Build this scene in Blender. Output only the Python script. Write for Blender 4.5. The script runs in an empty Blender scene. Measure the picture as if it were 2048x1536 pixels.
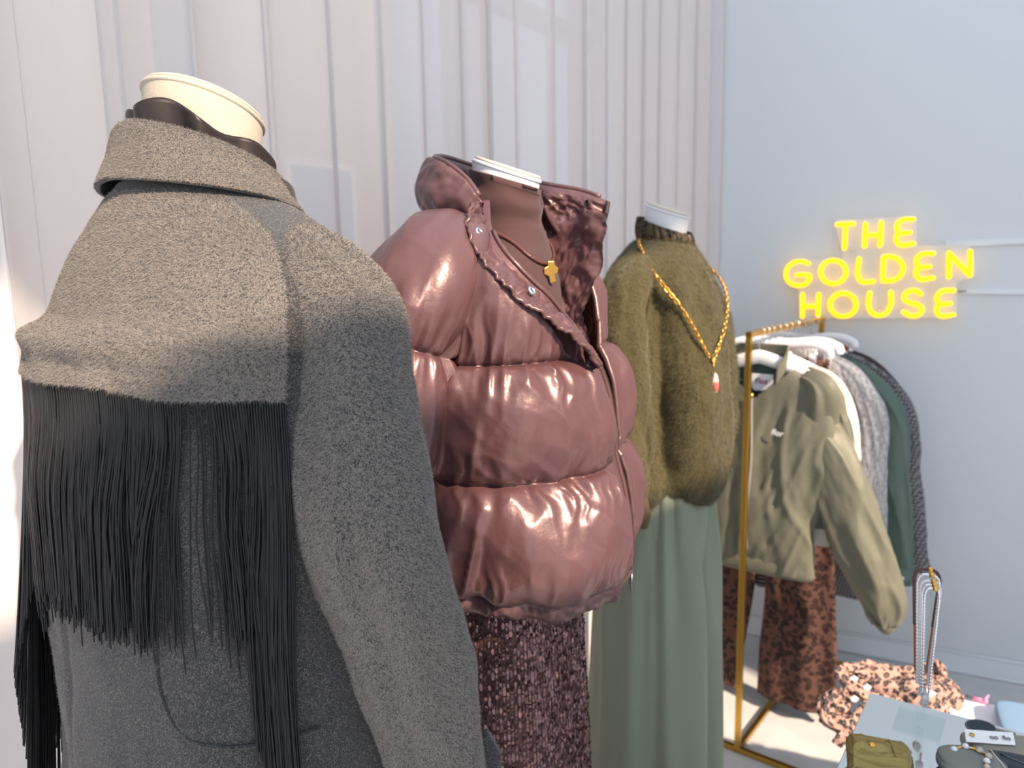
import bpy, math, random
import numpy as np
from mathutils import Vector, Matrix

# ------------------------------------------------------------------ camera
S = bpy.context.scene
COL = S.collection
F = 1500.0; PIT = math.radians(8.5); ROLL = math.radians(1.07); CAMH = 1.6
_fw = np.array([0, math.cos(PIT), -math.sin(PIT)])
_r0 = np.array([1., 0, 0]); _u0 = np.cross(_r0, _fw)
_R = _r0 * math.cos(ROLL) - _u0 * math.sin(ROLL)
_U = _u0 * math.cos(ROLL) + _r0 * math.sin(ROLL)
CAMP = np.array([0, 0, CAMH])
cd = bpy.data.cameras.new('camera'); cam = bpy.data.objects.new('camera', cd); COL.objects.link(cam)
cd.sensor_width = 36.0; cd.lens = F / 2048 * 36.0; cd.clip_start = 0.02
cam.matrix_world = Matrix(((_R[0], _U[0], -_fw[0], 0), (_R[1], _U[1], -_fw[1], 0), (_R[2], _U[2], -_fw[2], CAMH), (0, 0, 0, 1)))
cd.dof.use_dof = True; cd.dof.focus_distance = 0.86; cd.dof.aperture_fstop = 5.2
S.camera = cam
S.cycles.caustics_reflective = False; S.cycles.caustics_refractive = False

def ray(px, py): return _fw + _R * (px - 1024) / F - _U * (py - 768) / F
def PY(px, py, Y):
    d = ray(px, py); return CAMP + d * Y / d[1]
def PZ(px, py, z):
    d = ray(px, py); return CAMP + d * (z - CAMH) / d[2]
def PN(px, py, P, N):
    d = ray(px, py); P = np.array(P); N = np.array(N); return CAMP + d * (((P - CAMP) @ N) / (d @ N))

# ------------------------------------------------------------------ light
S.view_settings.view_transform = 'Standard'; S.view_settings.look = 'None'
S.view_settings.exposure = 0.12; S.view_settings.gamma = 1.0; S.view_settings.use_curve_mapping = False
w = bpy.data.worlds.new('world'); S.world = w; w.use_nodes = True
bgn = w.node_tree.nodes['Background']; bgn.inputs[0].default_value = (0.74, 0.86, 1.0, 1); bgn.inputs[1].default_value = 1.3

def az(a): a = math.radians(a); return np.array([math.sin(a), math.cos(a), 0.])
SUN_AZ, SUN_EL = 142, 36
sd = bpy.data.lights.new('sun_offscreen', 'SUN'); sd.energy = 8.5; sd.color = (1.0, 0.78, 0.58); sd.angle = math.radians(1.2)
sun = bpy.data.objects.new('sun_offscreen', sd); COL.objects.link(sun); sun.location = (4, -4, 5)
sv = az(SUN_AZ) * math.cos(math.radians(SUN_EL)) + np.array([0, 0, math.sin(math.radians(SUN_EL))])
sun.rotation_euler = Vector(sv).to_track_quat('Z', 'Y').to_euler()

# ------------------------------------------------------------------ helpers
rng = np.random.default_rng(7); random.seed(7)
def srgb(r, g, b):
    f = lambda c: (c / 255 / 12.92) if c <= 10 else ((c / 255 + 0.055) / 1.055) ** 2.4
    return (f(r), f(g), f(b), 1)

def hashn(i, j, s):
    n = (i * 374761393 + j * 668265263 + s * 974634777) & 0xffffffff
    n = ((n ^ (n >> 13)) * 1274126177) & 0xffffffff
    return ((n ^ (n >> 16)) & 0xffff) / 32767.5 - 1
def noise(x, y, s=0):
    x, y = np.broadcast_arrays(np.asarray(x, float), np.asarray(y, float))
    xi = np.floor(x).astype(np.int64); yi = np.floor(y).astype(np.int64)
    fx = x - xi; fy = y - yi
    fx = fx * fx * fx * (fx * (fx * 6 - 15) + 10); fy = fy * fy * fy * (fy * (fy * 6 - 15) + 10)
    a = hashn(xi, yi, s); b = hashn(xi + 1, yi, s); c = hashn(xi, yi + 1, s); d = hashn(xi + 1, yi + 1, s)
    return (a * (1 - fx) + b * fx) * (1 - fy) + (c * (1 - fx) + d * fx) * fy
def fbm(x, y, s=0, o=3):
    t = 0; a = 1; f = 1
    for k in range(o): t = t + a * noise(np.asarray(x) * f, np.asarray(y) * f, s + k * 17); a *= .5; f *= 2
    return t
def sstep(a, b, x):
    t = np.clip((np.asarray(x, float) - a) / (b - a), 0, 1); return t * t * (3 - 2 * t)
def gauss(x, c, w): return np.exp(-((np.asarray(x, float) - c) / w) ** 2)

def spl(xs, ys, x):
    """smooth (Catmull-Rom / Hermite) interpolation of table ys over increasing xs"""
    xs = np.asarray(xs, float); ys = np.asarray(ys, float); x = np.clip(np.asarray(x, float), xs[0], xs[-1])
    if len(xs) == 2: m = np.gradient(ys, xs, axis=0)
    else:
        m = np.zeros_like(ys); dx = np.diff(xs)
        sh = (-1,) + (1,) * (ys.ndim - 1)
        sl = np.diff(ys, axis=0) / dx.reshape(sh)
        w0 = dx[1:].reshape(sh); w1 = dx[:-1].reshape(sh)
        m[1:-1] = (sl[:-1] * w0 + sl[1:] * w1) / (w0 + w1); m[0] = sl[0]; m[-1] = sl[-1]
    i = np.clip(np.searchsorted(xs, x, side='right') - 1, 0, len(xs) - 2)
    h = xs[i + 1] - xs[i]; t = (x - xs[i]) / h
    if ys.ndim > 1: h = h[..., None]; t = t[..., None]
    t2 = t * t; t3 = t2 * t
    return (2*t3 - 3*t2 + 1) * ys[i] + (t3 - 2*t2 + t) * h * m[i] + (-2*t3 + 3*t2) * ys[i+1] + (t3 - t2) * h * m[i+1]
def curve(pts, n):
    pts = np.asarray(pts, float); d = np.r_[0, np.cumsum(np.linalg.norm(np.diff(pts[:, :3], axis=0), axis=1))]
    return spl(d, pts, np.linspace(0, d[-1], n))

ORG = {}
def thing(name, loc, label, cat, group=None, kind=None):
    o = bpy.data.objects.new(name, None); COL.objects.link(o); o.location = [float(c) for c in loc]
    o.empty_display_size = 0.05
    if label: o['label'] = label; o['category'] = cat
    if group: o['group'] = group
    if kind: o['kind'] = kind
    ORG[o.name] = np.array(loc, float); return o
def tag(o, label, cat, group=None):
    o['label'] = label; o['category'] = cat
    if group: o['group'] = group
    return o
def struct(o): o['kind'] = 'structure'; return o

def mesh(name, verts, faces, mat, parent=None, smooth=True, uv=None):
    """one mesh object; verts are world coordinates. faces: (n,k) array or list of arrays"""
    verts = np.asarray(verts, float).reshape(-1, 3)
    if parent is not None: org = ORG[parent.name]
    else: org = np.zeros(3)
    v = verts - org
    me = bpy.data.meshes.new(name)
    if isinstance(faces, np.ndarray): fl = [faces]
    else: fl = [np.asarray(f, int) for f in faces]
    fl = [f.reshape(-1, f.shape[-1]) for f in fl if len(f)] if isinstance(faces, np.ndarray) else [f.reshape(1, -1) if f.ndim == 1 else f for f in fl]
    loops = np.concatenate([f.ravel() for f in fl]).astype(np.int32)
    tot = np.concatenate([np.full(len(f), f.shape[1]) for f in fl]).astype(np.int32)
    st = np.r_[0, np.cumsum(tot)[:-1]].astype(np.int32)
    me.vertices.add(len(v)); me.vertices.foreach_set('co', v.astype(np.float32).ravel())
    me.loops.add(len(loops)); me.loops.foreach_set('vertex_index', loops)
    me.polygons.add(len(tot)); me.polygons.foreach_set('loop_start', st); me.polygons.foreach_set('loop_total', tot)
    me.polygons.foreach_set('use_smooth', np.full(len(tot), bool(smooth)))
    if uv is not None:
        l = me.uv_layers.new(name='UVMap'); l.data.foreach_set('uv', np.asarray(uv, np.float32).reshape(-1, 2)[loops].ravel())
    me.update(calc_edges=True); me.validate()
    me.materials.append(mat)
    o = bpy.data.objects.new(name, me); COL.objects.link(o)
    if parent is not None:
        o.parent = parent
    ORG[o.name] = org
    return o

def gfaces(nv, nu, cu=False, cv=False, off=0):
    i = np.arange(nv if cv else nv - 1); j = np.arange(nu if cu else nu - 1)
    I, J = np.meshgrid(i, j, indexing='ij'); I2 = (I + 1) % nv; J2 = (J + 1) % nu
    return (np.stack([I * nu + J, I * nu + J2, I2 * nu + J2, I2 * nu + J], -1) + off).reshape(-1, 4)
def normals(V, cu=False, cv=False):
    def der(A, ax, c):
        if c: return np.roll(A, -1, ax) - np.roll(A, 1, ax)
        return np.gradient(A, axis=ax)
    n = np.cross(der(V, 1, cu), der(V, 0, cv)); l = np.linalg.norm(n, axis=2, keepdims=True)
    return n / np.maximum(l, 1e-12)
def grid(name, V, mat, parent=None, cu=False, cv=False, cap=False, thick=0, uv=True, smooth=True, flip=False):
    nv, nu = V.shape[:2]; f = gfaces(nv, nu, cu, cv)
    if flip: f = f[:, ::-1]
    faces = [f]; verts = V.reshape(-1, 3)
    if cap:
        for r in ((0, nv - 1) if cap is True else ((0,) if cap == 'top' else (nv - 1,))):
            c = len(verts); verts = np.vstack([verts, V[r].mean(0)])
            j = np.arange(nu); tri = np.stack([np.full(nu, c), r * nu + (j + 1) % nu, r * nu + j], -1)
            if r != 0: tri = tri[:, ::-1]
            if flip: tri = tri[:, ::-1]
            faces.append(tri)
    uvs = None
    if uv:
        du = np.r_[0, np.cumsum(np.linalg.norm(np.diff(V, axis=1), axis=2).mean(0))]
        dv = np.r_[0, np.cumsum(np.linalg.norm(np.diff(V, axis=0), axis=2).mean(1))]
        A, B = np.meshgrid(du, dv); uvs = np.stack([A, B], -1).reshape(-1, 2)
        if len(verts) > len(uvs): uvs = np.vstack([uvs, np.zeros((len(verts) - len(uvs), 2))])
    o = mesh(name, verts, faces, mat, parent, smooth, uvs)
    if thick:
        m = o.modifiers.new('solid', 'SOLIDIFY'); m.thickness = abs(thick); m.offset = -1 if thick > 0 else 1
    return o

def frames(P):
    """parallel-transport frames along polyline P"""
    T = np.gradient(P, axis=0); T /= np.linalg.norm(T, axis=1, keepdims=True)
    a = np.array([0, 0, 1.]) if abs(T[0, 2]) < .8 else np.array([1., 0, 0])
    N = np.zeros_like(P); n = a - T[0] * (a @ T[0]); N[0] = n / np.linalg.norm(n)
    for i in range(1, len(P)):
        n = N[i-1] - T[i] * (N[i-1] @ T[i]); N[i] = n / np.linalg.norm(n)
    return T, N, np.cross(T, N)
def sweepV(P, ra, rb=None, nu=12, ref=None):
    """tube vertices; ra along N, rb along B. ref: fixed vector for N direction"""
    P = np.asarray(P, float); n = len(P)
    ra = np.broadcast_to(np.asarray(ra, float), (n,)); rb = ra if rb is None else np.broadcast_to(np.asarray(rb, float), (n,))
    T, N, B = frames(P)
    if ref is not None:
        ref = np.asarray(ref, float); N = ref - T * (T @ ref)[:, None]; N /= np.linalg.norm(N, axis=1, keepdims=True); B = np.cross(T, N)
    t = np.linspace(0, 2 * np.pi, nu, endpoint=False)
    return P[:, None] + np.cos(t)[None, :, None] * (N * ra[:, None])[:, None] + np.sin(t)[None, :, None] * (B * rb[:, None])[:, None]
def tube(name, P, r, mat, parent=None, nu=10, rb=None, cap=True, ref=None, smooth=True):
    return grid(name, sweepV(P, r, rb, nu, ref), mat, parent, cu=True, cap=cap, flip=False, smooth=smooth)
def tubes_mesh(name, paths, r, mat, parent=None, nu=4, kind=None):
    """many thin tubes of equal length (k points each) joined in one part"""
    V = []; Fa = []; off = 0
    for P, rr in zip(paths, np.broadcast_to(r, (len(paths),))):
        v = sweepV(P, rr, None, nu); V.append(v.reshape(-1, 3)); Fa.append(gfaces(len(P), nu, True, False, off)); off += len(P) * nu
    o = mesh(name, np.vstack(V), np.vstack(Fa), mat, parent)
    if kind: o['kind'] = kind
    return o

def box(name, c, ex, ey, ez, mat, parent=None, bev=0.0):
    """box with centre c and half-extent vectors"""
    c = np.asarray(c, float); e = [np.asarray(v, float) for v in (ex, ey, ez)]
    v = [c + a * e[0] + b * e[1] + d * e[2] for d in (-1, 1) for b in (-1, 1) for a in (-1, 1)]
    if np.dot(np.cross(e[0], e[1]), e[2]) < 0: fl = True
    else: fl = False
    f = np.array([[0, 2, 3, 1], [4, 5, 7, 6], [0, 1, 5, 4], [2, 6, 7, 3], [0, 4, 6, 2], [1, 3, 7, 5]])
    if fl: f = f[:, ::-1]
    o = mesh(name, v, f, mat, parent, smooth=False)
    if bev:
        m = o.modifiers.new('bevel', 'BEVEL'); m.width = bev; m.segments = 3
    return o
def lathe(name, base, prof, mat, parent=None, nu=32, axis=(0, 0, 1), cap=True):
    """revolve (r,h) profile about axis from base"""
    base = np.asarray(base, float); a = np.asarray(axis, float); a = a / np.linalg.norm(a)
    x = np.cross(a, [0, 0, 1.]) if abs(a[2]) < .9 else np.array([1., 0, 0]); x /= np.linalg.norm(x); y = np.cross(a, x)
    prof = np.asarray(prof, float)[::-1]
    t = np.linspace(0, 2 * np.pi, nu, endpoint=False)
    V = base + prof[:, 1][:, None, None] * a + prof[:, 0][:, None, None] * (np.cos(t)[None, :, None] * x + np.sin(t)[None, :, None] * y)
    return grid(name, V, mat, parent, cu=True, cap=cap, flip=True)
def slab(name, outline, nrm, th, mat, parent=None, bev=0):
    """flat polygon (ordered points) extruded by th along nrm"""
    o0 = np.asarray(outline, float); nrm = np.asarray(nrm, float); n = len(o0)
    v = np.vstack([o0, o0 + nrm * th]); j = np.arange(n)
    s = np.stack([j, (j + 1) % n, n + (j + 1) % n, n + j], -1)
    a = np.zeros(3)
    for i in range(n): a += np.cross(o0[i], o0[(i + 1) % n])
    fs = [s, j[::-1][None], (n + j)[None]]
    if a @ nrm < 0: fs = [f[:, ::-1] for f in fs]
    ob = mesh(name, v, fs, mat, parent, smooth=False)
    if bev:
        m = ob.modifiers.new('bevel', 'BEVEL'); m.width = bev; m.segments = 2; m.limit_method = 'ANGLE'
    return ob

class Body:
    """horizontal rings about a vertical axis. table rows: z, a(side), bf, bb, ox(right), oy(front), n"""
    def __init__(s, ax, facing, table):
        s.c = np.array([ax[0], ax[1], 0.]); s.f = az(facing); s.r = az(facing + 90)
        t = np.array(sorted(table), float); s.z = t[:, 0]; s.t = t[:, 1:]
    def at(s, phi, z, out=0.0):
        phi = np.asarray(phi, float); z = np.asarray(z, float); phi, z = np.broadcast_arrays(phi, z)
        p = spl(s.z, s.t, z); a, bf, bb, ox, oy, n = [p[..., k] for k in range(6)]
        c = np.cos(phi); q = np.sin(phi); e = 2 / n
        C = np.sign(c) * np.abs(c) ** e; Q = np.sign(q) * np.abs(q) ** e
        fwd = np.where(c > 0, bf + out, bb + out) * C + oy; sd_ = (a + out) * Q + ox
        return s.c + fwd[..., None] * s.f + sd_[..., None] * s.r + z[..., None] * np.array([0, 0, 1.])

# ------------------------------------------------------------------ materials
def mat(name, col=(.5, .5, .5, 1), rough=.6, metal=0, spec=.5, sheen=0, coat=0, trans=0, ior=1.5, emit=None, es=0, alpha=1, aniso=0):
    m = bpy.data.materials.new(name); m.use_nodes = True; b = m.node_tree.nodes['Principled BSDF']
    I = b.inputs; I['Base Color'].default_value = col; I['Roughness'].default_value = rough; I['Metallic'].default_value = metal
    I['Specular IOR Level'].default_value = spec; I['Sheen Weight'].default_value = sheen; I['Coat Weight'].default_value = coat
    I['Transmission Weight'].default_value = trans; I['IOR'].default_value = ior; I['Alpha'].default_value = alpha
    I['Anisotropic'].default_value = aniso
    if emit: I['Emission Color'].default_value = emit; I['Emission Strength'].default_value = es
    return m
class NT:
    def __init__(s, m): s.m = m; s.t = m.node_tree; s.b = s.t.nodes['Principled BSDF']
    def n(s, typ, **kw):
        nd = s.t.nodes.new(typ)
        for k, v in kw.items():
            if k in nd.inputs: nd.inputs[k].default_value = v
            else: setattr(nd, k, v)
        return nd
    def l(s, a, b): s.t.links.new(a, b)
    def coord(s, kind='Object', scale=(1, 1, 1), rot=(0, 0, 0)):
        c = s.n('ShaderNodeTexCoord'); mp = s.n('ShaderNodeMapping'); mp.inputs['Scale'].default_value = scale; mp.inputs['Rotation'].default_value = rot
        s.l(c.outputs[kind], mp.inputs[0]); return mp.outputs[0]
    def noise(s, vec, scale, detail=3, rough=.6):
        t = s.n('ShaderNodeTexNoise'); t.inputs['Scale'].default_value = scale; t.inputs['Detail'].default_value = detail; t.inputs['Roughness'].default_value = rough
        s.l(vec, t.inputs['Vector']); return t.outputs[0]
    def ramp(s, fac, stops, interp='LINEAR'):
        r = s.n('ShaderNodeValToRGB'); r.color_ramp.interpolation = interp; e = r.color_ramp.elements
        while len(e) < len(stops): e.new(.5)
        for q, (p, c) in zip(e, stops): q.position = p; q.color = c if len(c) == 4 else (*c, 1)
        s.l(fac, r.inputs[0]); return r.outputs[0]
    def mix(s, fac, a, b, blend='MIX'):
        x = s.n('ShaderNodeMix', data_type='RGBA', blend_type=blend)
        for i, v in ((0, fac), (6, a), (7, b)):
            if hasattr(v, 'links') or hasattr(v, 'is_linked'): s.l(v, x.inputs[i])
            else: x.inputs[i].default_value = v
        return x.outputs[2]
    def math(s, op, a, b=0.):
        x = s.n('ShaderNodeMath', operation=op)
        for i, v in ((0, a), (1, b)):
            if hasattr(v, 'is_linked'): s.l(v, x.inputs[i])
            else: x.inputs[i].default_value = v
        return x.outputs[0]
    def bump(s, h, strength=.3, dist=.002):
        b = s.n('ShaderNodeBump'); b.inputs['Strength'].default_value = strength; b.inputs['Distance'].default_value = dist
        s.l(h, b.inputs['Height']); s.l(b.outputs[0], s.b.inputs['Normal']); return b
    def col(s, c): s.l(c, s.b.inputs['Base Color'])

M = {}
# grey-brown melange wool
M['wool'] = mat('grey_melange_wool', srgb(108, 104, 102), .95, spec=.15, sheen=.25); t = NT(M['wool'])
v = t.coord('Object'); a = t.noise(v, 900, 2); b = t.noise(v, 240, 3)
c1 = t.ramp(a, [(.36, srgb(37, 38, 40)), (.55, srgb(67, 67, 68)), (.72, srgb(132, 129, 126))])
t.col(t.mix(t.math('MULTIPLY', b, .35), c1, srgb(56, 57, 60))); t.bump(t.math('ADD', a, b), .55, .0016)
M['wool_fibre'] = mat('pale_wool_fibre', srgb(146, 139, 132), .85, spec=.2)
M['fringe'] = mat('black_fringe_yarn', srgb(28, 30, 34), .5, spec=.35)
M['blouse'] = mat('black_satin', srgb(38, 30, 28), .42, spec=.4)
# mannequin linen
M['linen'] = mat('cream_linen', srgb(232, 222, 206), .9, spec=.2); t = NT(M['linen'])
v = t.coord('Object'); a = t.noise(t.coord('Object', (1, 1, 6)), 420, 2); t.col(t.ramp(a, [(.3, srgb(168, 157, 142)), (.65, srgb(198, 188, 173))])); t.bump(a, .25, .001)
M['cap'] = mat('white_lacquer_cap', srgb(226, 226, 228), .4)
M['capwood'] = mat('cream_top_disc', srgb(216, 204, 184), .6)
M['chrome'] = mat('polished_steel', (.8, .8, .82, 1), .18, 1)
M['steel_dark'] = mat('dark_steel', (.2, .2, .21, 1), .4, 1)
# nylon puffer
M['nylon'] = mat('cocoa_nylon', srgb(96, 66, 68), .36, metal=.18, spec=.6, coat=.12); t = NT(M['nylon']); t.b.inputs['Coat Roughness'].default_value = .22
v = t.coord('Object'); a = t.noise(v, 38, 4, .55); t.bump(a, .22, .006)
M['nylon_in'] = mat('cocoa_lining', srgb(96, 66, 68), .28, metal=.1, spec=.6)
M['zip'] = mat('dark_zip_tape', srgb(38, 26, 28), .6)
M['knit'] = mat('cocoa_jersey', srgb(72, 48, 49), .8, spec=.25, sheen=.2); t = NT(M['knit']); t.bump(t.noise(t.coord('Object', (1, 1, .3)), 600, 2), .2, .0008)
M['snap'] = mat('steel_snap', (.75, .76, .78, 1), .22, 1)
M['gold'] = mat('polished_gold', srgb(226, 176, 90), .25, 1)
M['bead'] = mat('brown_beads', srgb(92, 54, 48), .35)
M['skirt'] = mat('plum_jersey', srgb(96, 66, 66), .7)
M['sequin'] = mat('plum_sequin', srgb(132, 98, 100), .22, metal=.55, spec=.6)
M['sequin2'] = mat('polished_plum_sequin', srgb(132, 98, 100), .09, metal=.8)
# mohair
M['mohair'] = mat('olive_mohair', srgb(96, 84, 44), .95, spec=.1, sheen=.5); t = NT(M['mohair'])
v = t.coord('Object'); a = t.noise(t.coord('Object', (1, 1, .35)), 90, 4, .65); b = t.noise(v, 17, 3)
t.col(t.mix(t.math('MULTIPLY', b, .8), t.ramp(a, [(.3, srgb(46, 42, 25)), (.7, srgb(98, 91, 60))]), srgb(70, 63, 39))); t.bump(a, .7, .006)
M['mohair_hair'] = mat('olive_mohair_hair', srgb(106, 99, 71), .8, spec=.2)
M['cuff'] = mat('olive_rib', srgb(104, 88, 58), .9)
M['sage'] = mat('sage_crepe', srgb(134, 141, 121), .6, spec=.35, sheen=.15); t = NT(M['sage']); t.bump(t.noise(t.coord('Object'), 700, 2), .12, .0006)
M['coral'] = mat('coral_bead', srgb(214, 96, 80), .25, coat=.5)
M['shell'] = mat('shell_bead', srgb(236, 214, 206), .3)
def leopard(name, base, spot, rim, scale, stretch=(1, 1, 1), rough=.8):
    m = mat(name, base, rough, spec=.25); t = NT(m)
    v = t.coord('Object', stretch); nz = t.n('ShaderNodeTexNoise'); nz.inputs['Scale'].default_value = scale * 1.3; t.l(v, nz.inputs['Vector'])
    ad = t.n('ShaderNodeVectorMath', operation='MULTIPLY_ADD'); t.l(nz.outputs[1], ad.inputs[0]); ad.inputs[1].default_value = (.028 * 38 / scale,) * 3; t.l(v, ad.inputs[2])
    vo = t.n('ShaderNodeTexVoronoi'); vo.inputs['Scale'].default_value = scale; t.l(ad.outputs[0], vo.inputs['Vector'])
    d = vo.outputs['Distance']
    n2 = t.noise(v, scale * 2.1, 2)
    gap = t.math('GREATER_THAN', n2, .33)
    blot = t.math('MULTIPLY', t.ramp(d, [(.46, (1, 1, 1, 1)), (.54, (0, 0, 0, 1))]), gap)
    inner = t.ramp(d, [(.20, (1, 1, 1, 1)), (.28, (0, 0, 0, 1))])
    c = t.mix(blot, base, t.mix(inner, rim, spot))
    t.col(c); return m
M['leo_trouser'] = leopard('brown_leopard_cloth', srgb(92, 65, 57), srgb(70, 48, 43), srgb(40, 29, 29), 50)
M['leo_bag'] = leopard('pink_leopard_cloth', srgb(182, 146, 132), srgb(116, 100, 98), srgb(40, 42, 50), 72)
M['leo_scarf'] = leopard('dark_leopard_silk', srgb(70, 58, 34), srgb(96, 70, 30), srgb(16, 18, 20), 60, rough=.4)
# setting
M['wall'] = mat('pale_blue_grey_plaster', srgb(222, 226, 230), .85, spec=.2); t = NT(M['wall']); t.bump(t.noise(t.coord('Object'), 220, 3), .06, .001)
M['trim'] = mat('white_blue_trim', srgb(232, 237, 242), .5)
M['floor'] = mat('pale_grey_floor', srgb(196, 198, 200), .55, spec=.35); t = NT(M['floor'])
v = t.coord('Object'); a = t.noise(v, 6, 5); t.col(t.ramp(a, [(.3, srgb(186, 188, 190)), (.7, srgb(206, 207, 208))])); t.bump(t.noise(v, 90, 3), .08, .001)
M['brass'] = mat('brushed_brass', srgb(206, 164, 78), .32, 1)
M['hanger'] = mat('white_hanger', srgb(244, 244, 246), .35)
M['wirehook'] = mat('hook_steel', (.86, .86, .88, 1), .22, 1)
M['khaki'] = mat('khaki_nylon', srgb(104, 104, 89), .5, spec=.4, sheen=.1); t = NT(M['khaki']); t.bump(t.noise(t.coord('Object'), 30, 4), .25, .006)
M['khaki_in'] = mat('dark_teal_lining', srgb(60, 78, 76), .7)
M['label'] = mat('white_neck_label', srgb(240, 238, 240), .7)
M['pinkprint'] = mat('magenta_print', srgb(196, 40, 120), .7)
M['blackprint'] = mat('black_print', srgb(26, 26, 30), .7)
M['whiteprint'] = mat('white_print', srgb(240, 240, 240), .7)
M['zipw'] = mat('silver_zip', srgb(205, 200, 196), .35, .8)
M['cream'] = mat('cream_wool', srgb(232, 224, 210), .85)
M['greyfur'] = mat('grey_boucle', srgb(186, 184, 186), .95); t = NT(M['greyfur']); a = t.noise(t.coord('Object', (1, 1, .5)), 120, 3); t.col(t.ramp(a, [(.3, srgb(150, 150, 154)), (.7, srgb(214, 212, 214))])); t.bump(a, .8, .006)
M['greenleather'] = mat('bottle_green_leather', srgb(88, 108, 98), .3, spec=.5); t = NT(M['greenleather']); t.bump(t.noise(t.coord('Object'), 40, 4), .3, .005)
M['rust'] = mat('rust_suede', srgb(150, 84, 54), .8)
M['stripe'] = mat('dark_stripe_knit', srgb(70, 66, 70), .8); t = NT(M['stripe']); wv = t.n('ShaderNodeTexWave'); wv.inputs['Scale'].default_value = 22; wv.inputs['Distortion'].default_value = 2.5; wv.bands_direction = 'Z'; t.l(t.coord('Object'), wv.inputs[0]); t.col(t.ramp(wv.outputs[1], [(.35, srgb(50, 46, 50)), (.6, srgb(150, 142, 142))]))
M['tweed'] = mat('houndstooth_check', srgb(120, 116, 116), .85); t = NT(M['tweed']); ck = t.n('ShaderNodeTexChecker'); ck.inputs['Scale'].default_value = 130; ck.inputs[1].default_value = srgb(150, 146, 148); ck.inputs[2].default_value = srgb(44, 42, 48); t.l(t.coord('Object', (1, 1, 1), (.3, .5, .7)), ck.inputs[0]); t.col(ck.outputs[0])
M['darkplum'] = mat('dark_plum_wool', srgb(64, 52, 56), .85)
M['blackcloth'] = mat('black_cloth', srgb(26, 26, 30), .85)
# sheer curtain
m = bpy.data.materials.new('sheer_white_voile'); m.use_nodes = True; nt = m.node_tree; nt.nodes.clear(); M['voile'] = m
out = nt.nodes.new('ShaderNodeOutputMaterial'); df = nt.nodes.new('ShaderNodeBsdfDiffuse'); tl = nt.nodes.new('ShaderNodeBsdfTranslucent'); tp = nt.nodes.new('ShaderNodeBsdfTransparent')
df.inputs[0].default_value = srgb(236, 230, 229); tl.inputs[0].default_value = srgb(238, 231, 229)
mx = nt.nodes.new('ShaderNodeMixShader'); mx.inputs[0].default_value = .36; mx2 = nt.nodes.new('ShaderNodeMixShader'); mx2.inputs[0].default_value = .08
nt.links.new(df.outputs[0], mx.inputs[1]); nt.links.new(tl.outputs[0], mx.inputs[2]); nt.links.new(mx.outputs[0], mx2.inputs[1]); nt.links.new(tp.outputs[0], mx2.inputs[2]); nt.links.new(mx2.outputs[0], out.inputs[0])
tc = nt.nodes.new('ShaderNodeTexCoord'); mp = nt.nodes.new('ShaderNodeMapping'); mp.inputs['Scale'].default_value = (700, 60, 1); nz = nt.nodes.new('ShaderNodeTexNoise'); nz.inputs['Scale'].default_value = 1; nz.inputs['Detail'].default_value = 2
bp = nt.nodes.new('ShaderNodeBump'); bp.inputs['Strength'].default_value = .12; bp.inputs['Distance'].default_value = .001
nt.links.new(tc.outputs['UV'], mp.inputs[0]); nt.links.new(mp.outputs[0], nz.inputs['Vector']); nt.links.new(nz.outputs[0], bp.inputs['Height']); nt.links.new(bp.outputs[0], df.inputs['Normal'])
M['frame'] = mat('white_window_frame', srgb(226, 222, 220), .5)
M['facade'] = mat('peach_render', srgb(204, 184, 172), .9)
m = bpy.data.materials.new('window_glass'); m.use_nodes = True; nt = m.node_tree; nt.nodes.clear(); M['glass'] = m
out = nt.nodes.new('ShaderNodeOutputMaterial'); tp = nt.nodes.new('ShaderNodeBsdfTransparent'); gl = nt.nodes.new('ShaderNodeBsdfGlossy'); gl.inputs['Roughness'].default_value = .02
mx = nt.nodes.new('ShaderNodeMixShader'); mx.inputs[0].default_value = .07; tp.inputs[0].default_value = (.96, .98, .98, 1)
nt.links.new(tp.outputs[0], mx.inputs[1]); nt.links.new(gl.outputs[0], mx.inputs[2]); nt.links.new(mx.outputs[0], out.inputs[0])
m = M['glass']
M['neon'] = mat('yellow_neon', srgb(255, 220, 0), .5, emit=(1.0, .54, .0, 1), es=1.55)
M['acrylic_y'] = mat('frosted_acrylic_sheet', (.93, .93, .93, 1), .35, alpha=.42)
M['acrylic'] = m.copy(); M['acrylic'].name = 'clear_acrylic'
M['mirror'] = mat('mirror_glass', (.84, .89, .90, 1), .07, 1)
M['tableframe'] = mat('satin_silver_metal', (.72, .74, .75, 1), .3, 1)
M['goldleather'] = mat('olive_gold_leather', srgb(150, 132, 74), .34, metal=.55); t = NT(M['goldleather']); t.bump(t.noise(t.coord('Object'), 160, 4), .3, .002)
M['suede'] = mat('grey_suede', srgb(128, 130, 124), .9)
M['glitter'] = mat('silver_glitter', srgb(168, 162, 150), .35, .6); t = NT(M['glitter']); t.bump(t.noise(t.coord('Object'), 900, 2), 1, .002)
M['teal_leather'] = mat('dark_teal_leather', srgb(26, 44, 54), .35)
M['paper'] = mat('white_card', srgb(246, 246, 246), .7)
M['gem'] = mat('clear_gem', (1, .97, .96, 1), .05, trans=.6, ior=1.6)
M['pearl'] = mat('white_pearl', srgb(238, 238, 240), .2, coat=.6)
M['whitebox'] = mat('white_lacquer', srgb(236, 236, 240), .5)
M['denim'] = mat('blue_denim', srgb(120, 150, 180), .85)
M['pink'] = mat('pink_plastic', srgb(236, 150, 190), .4)
M['strap'] = mat('plum_leather_strap', srgb(104, 66, 72), .5)
M['amber'] = mat('amber_chain', srgb(170, 90, 50), .3, .4)
M['silver'] = mat('silver_chain', (.85, .85, .88, 1), .2, 1)
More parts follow.
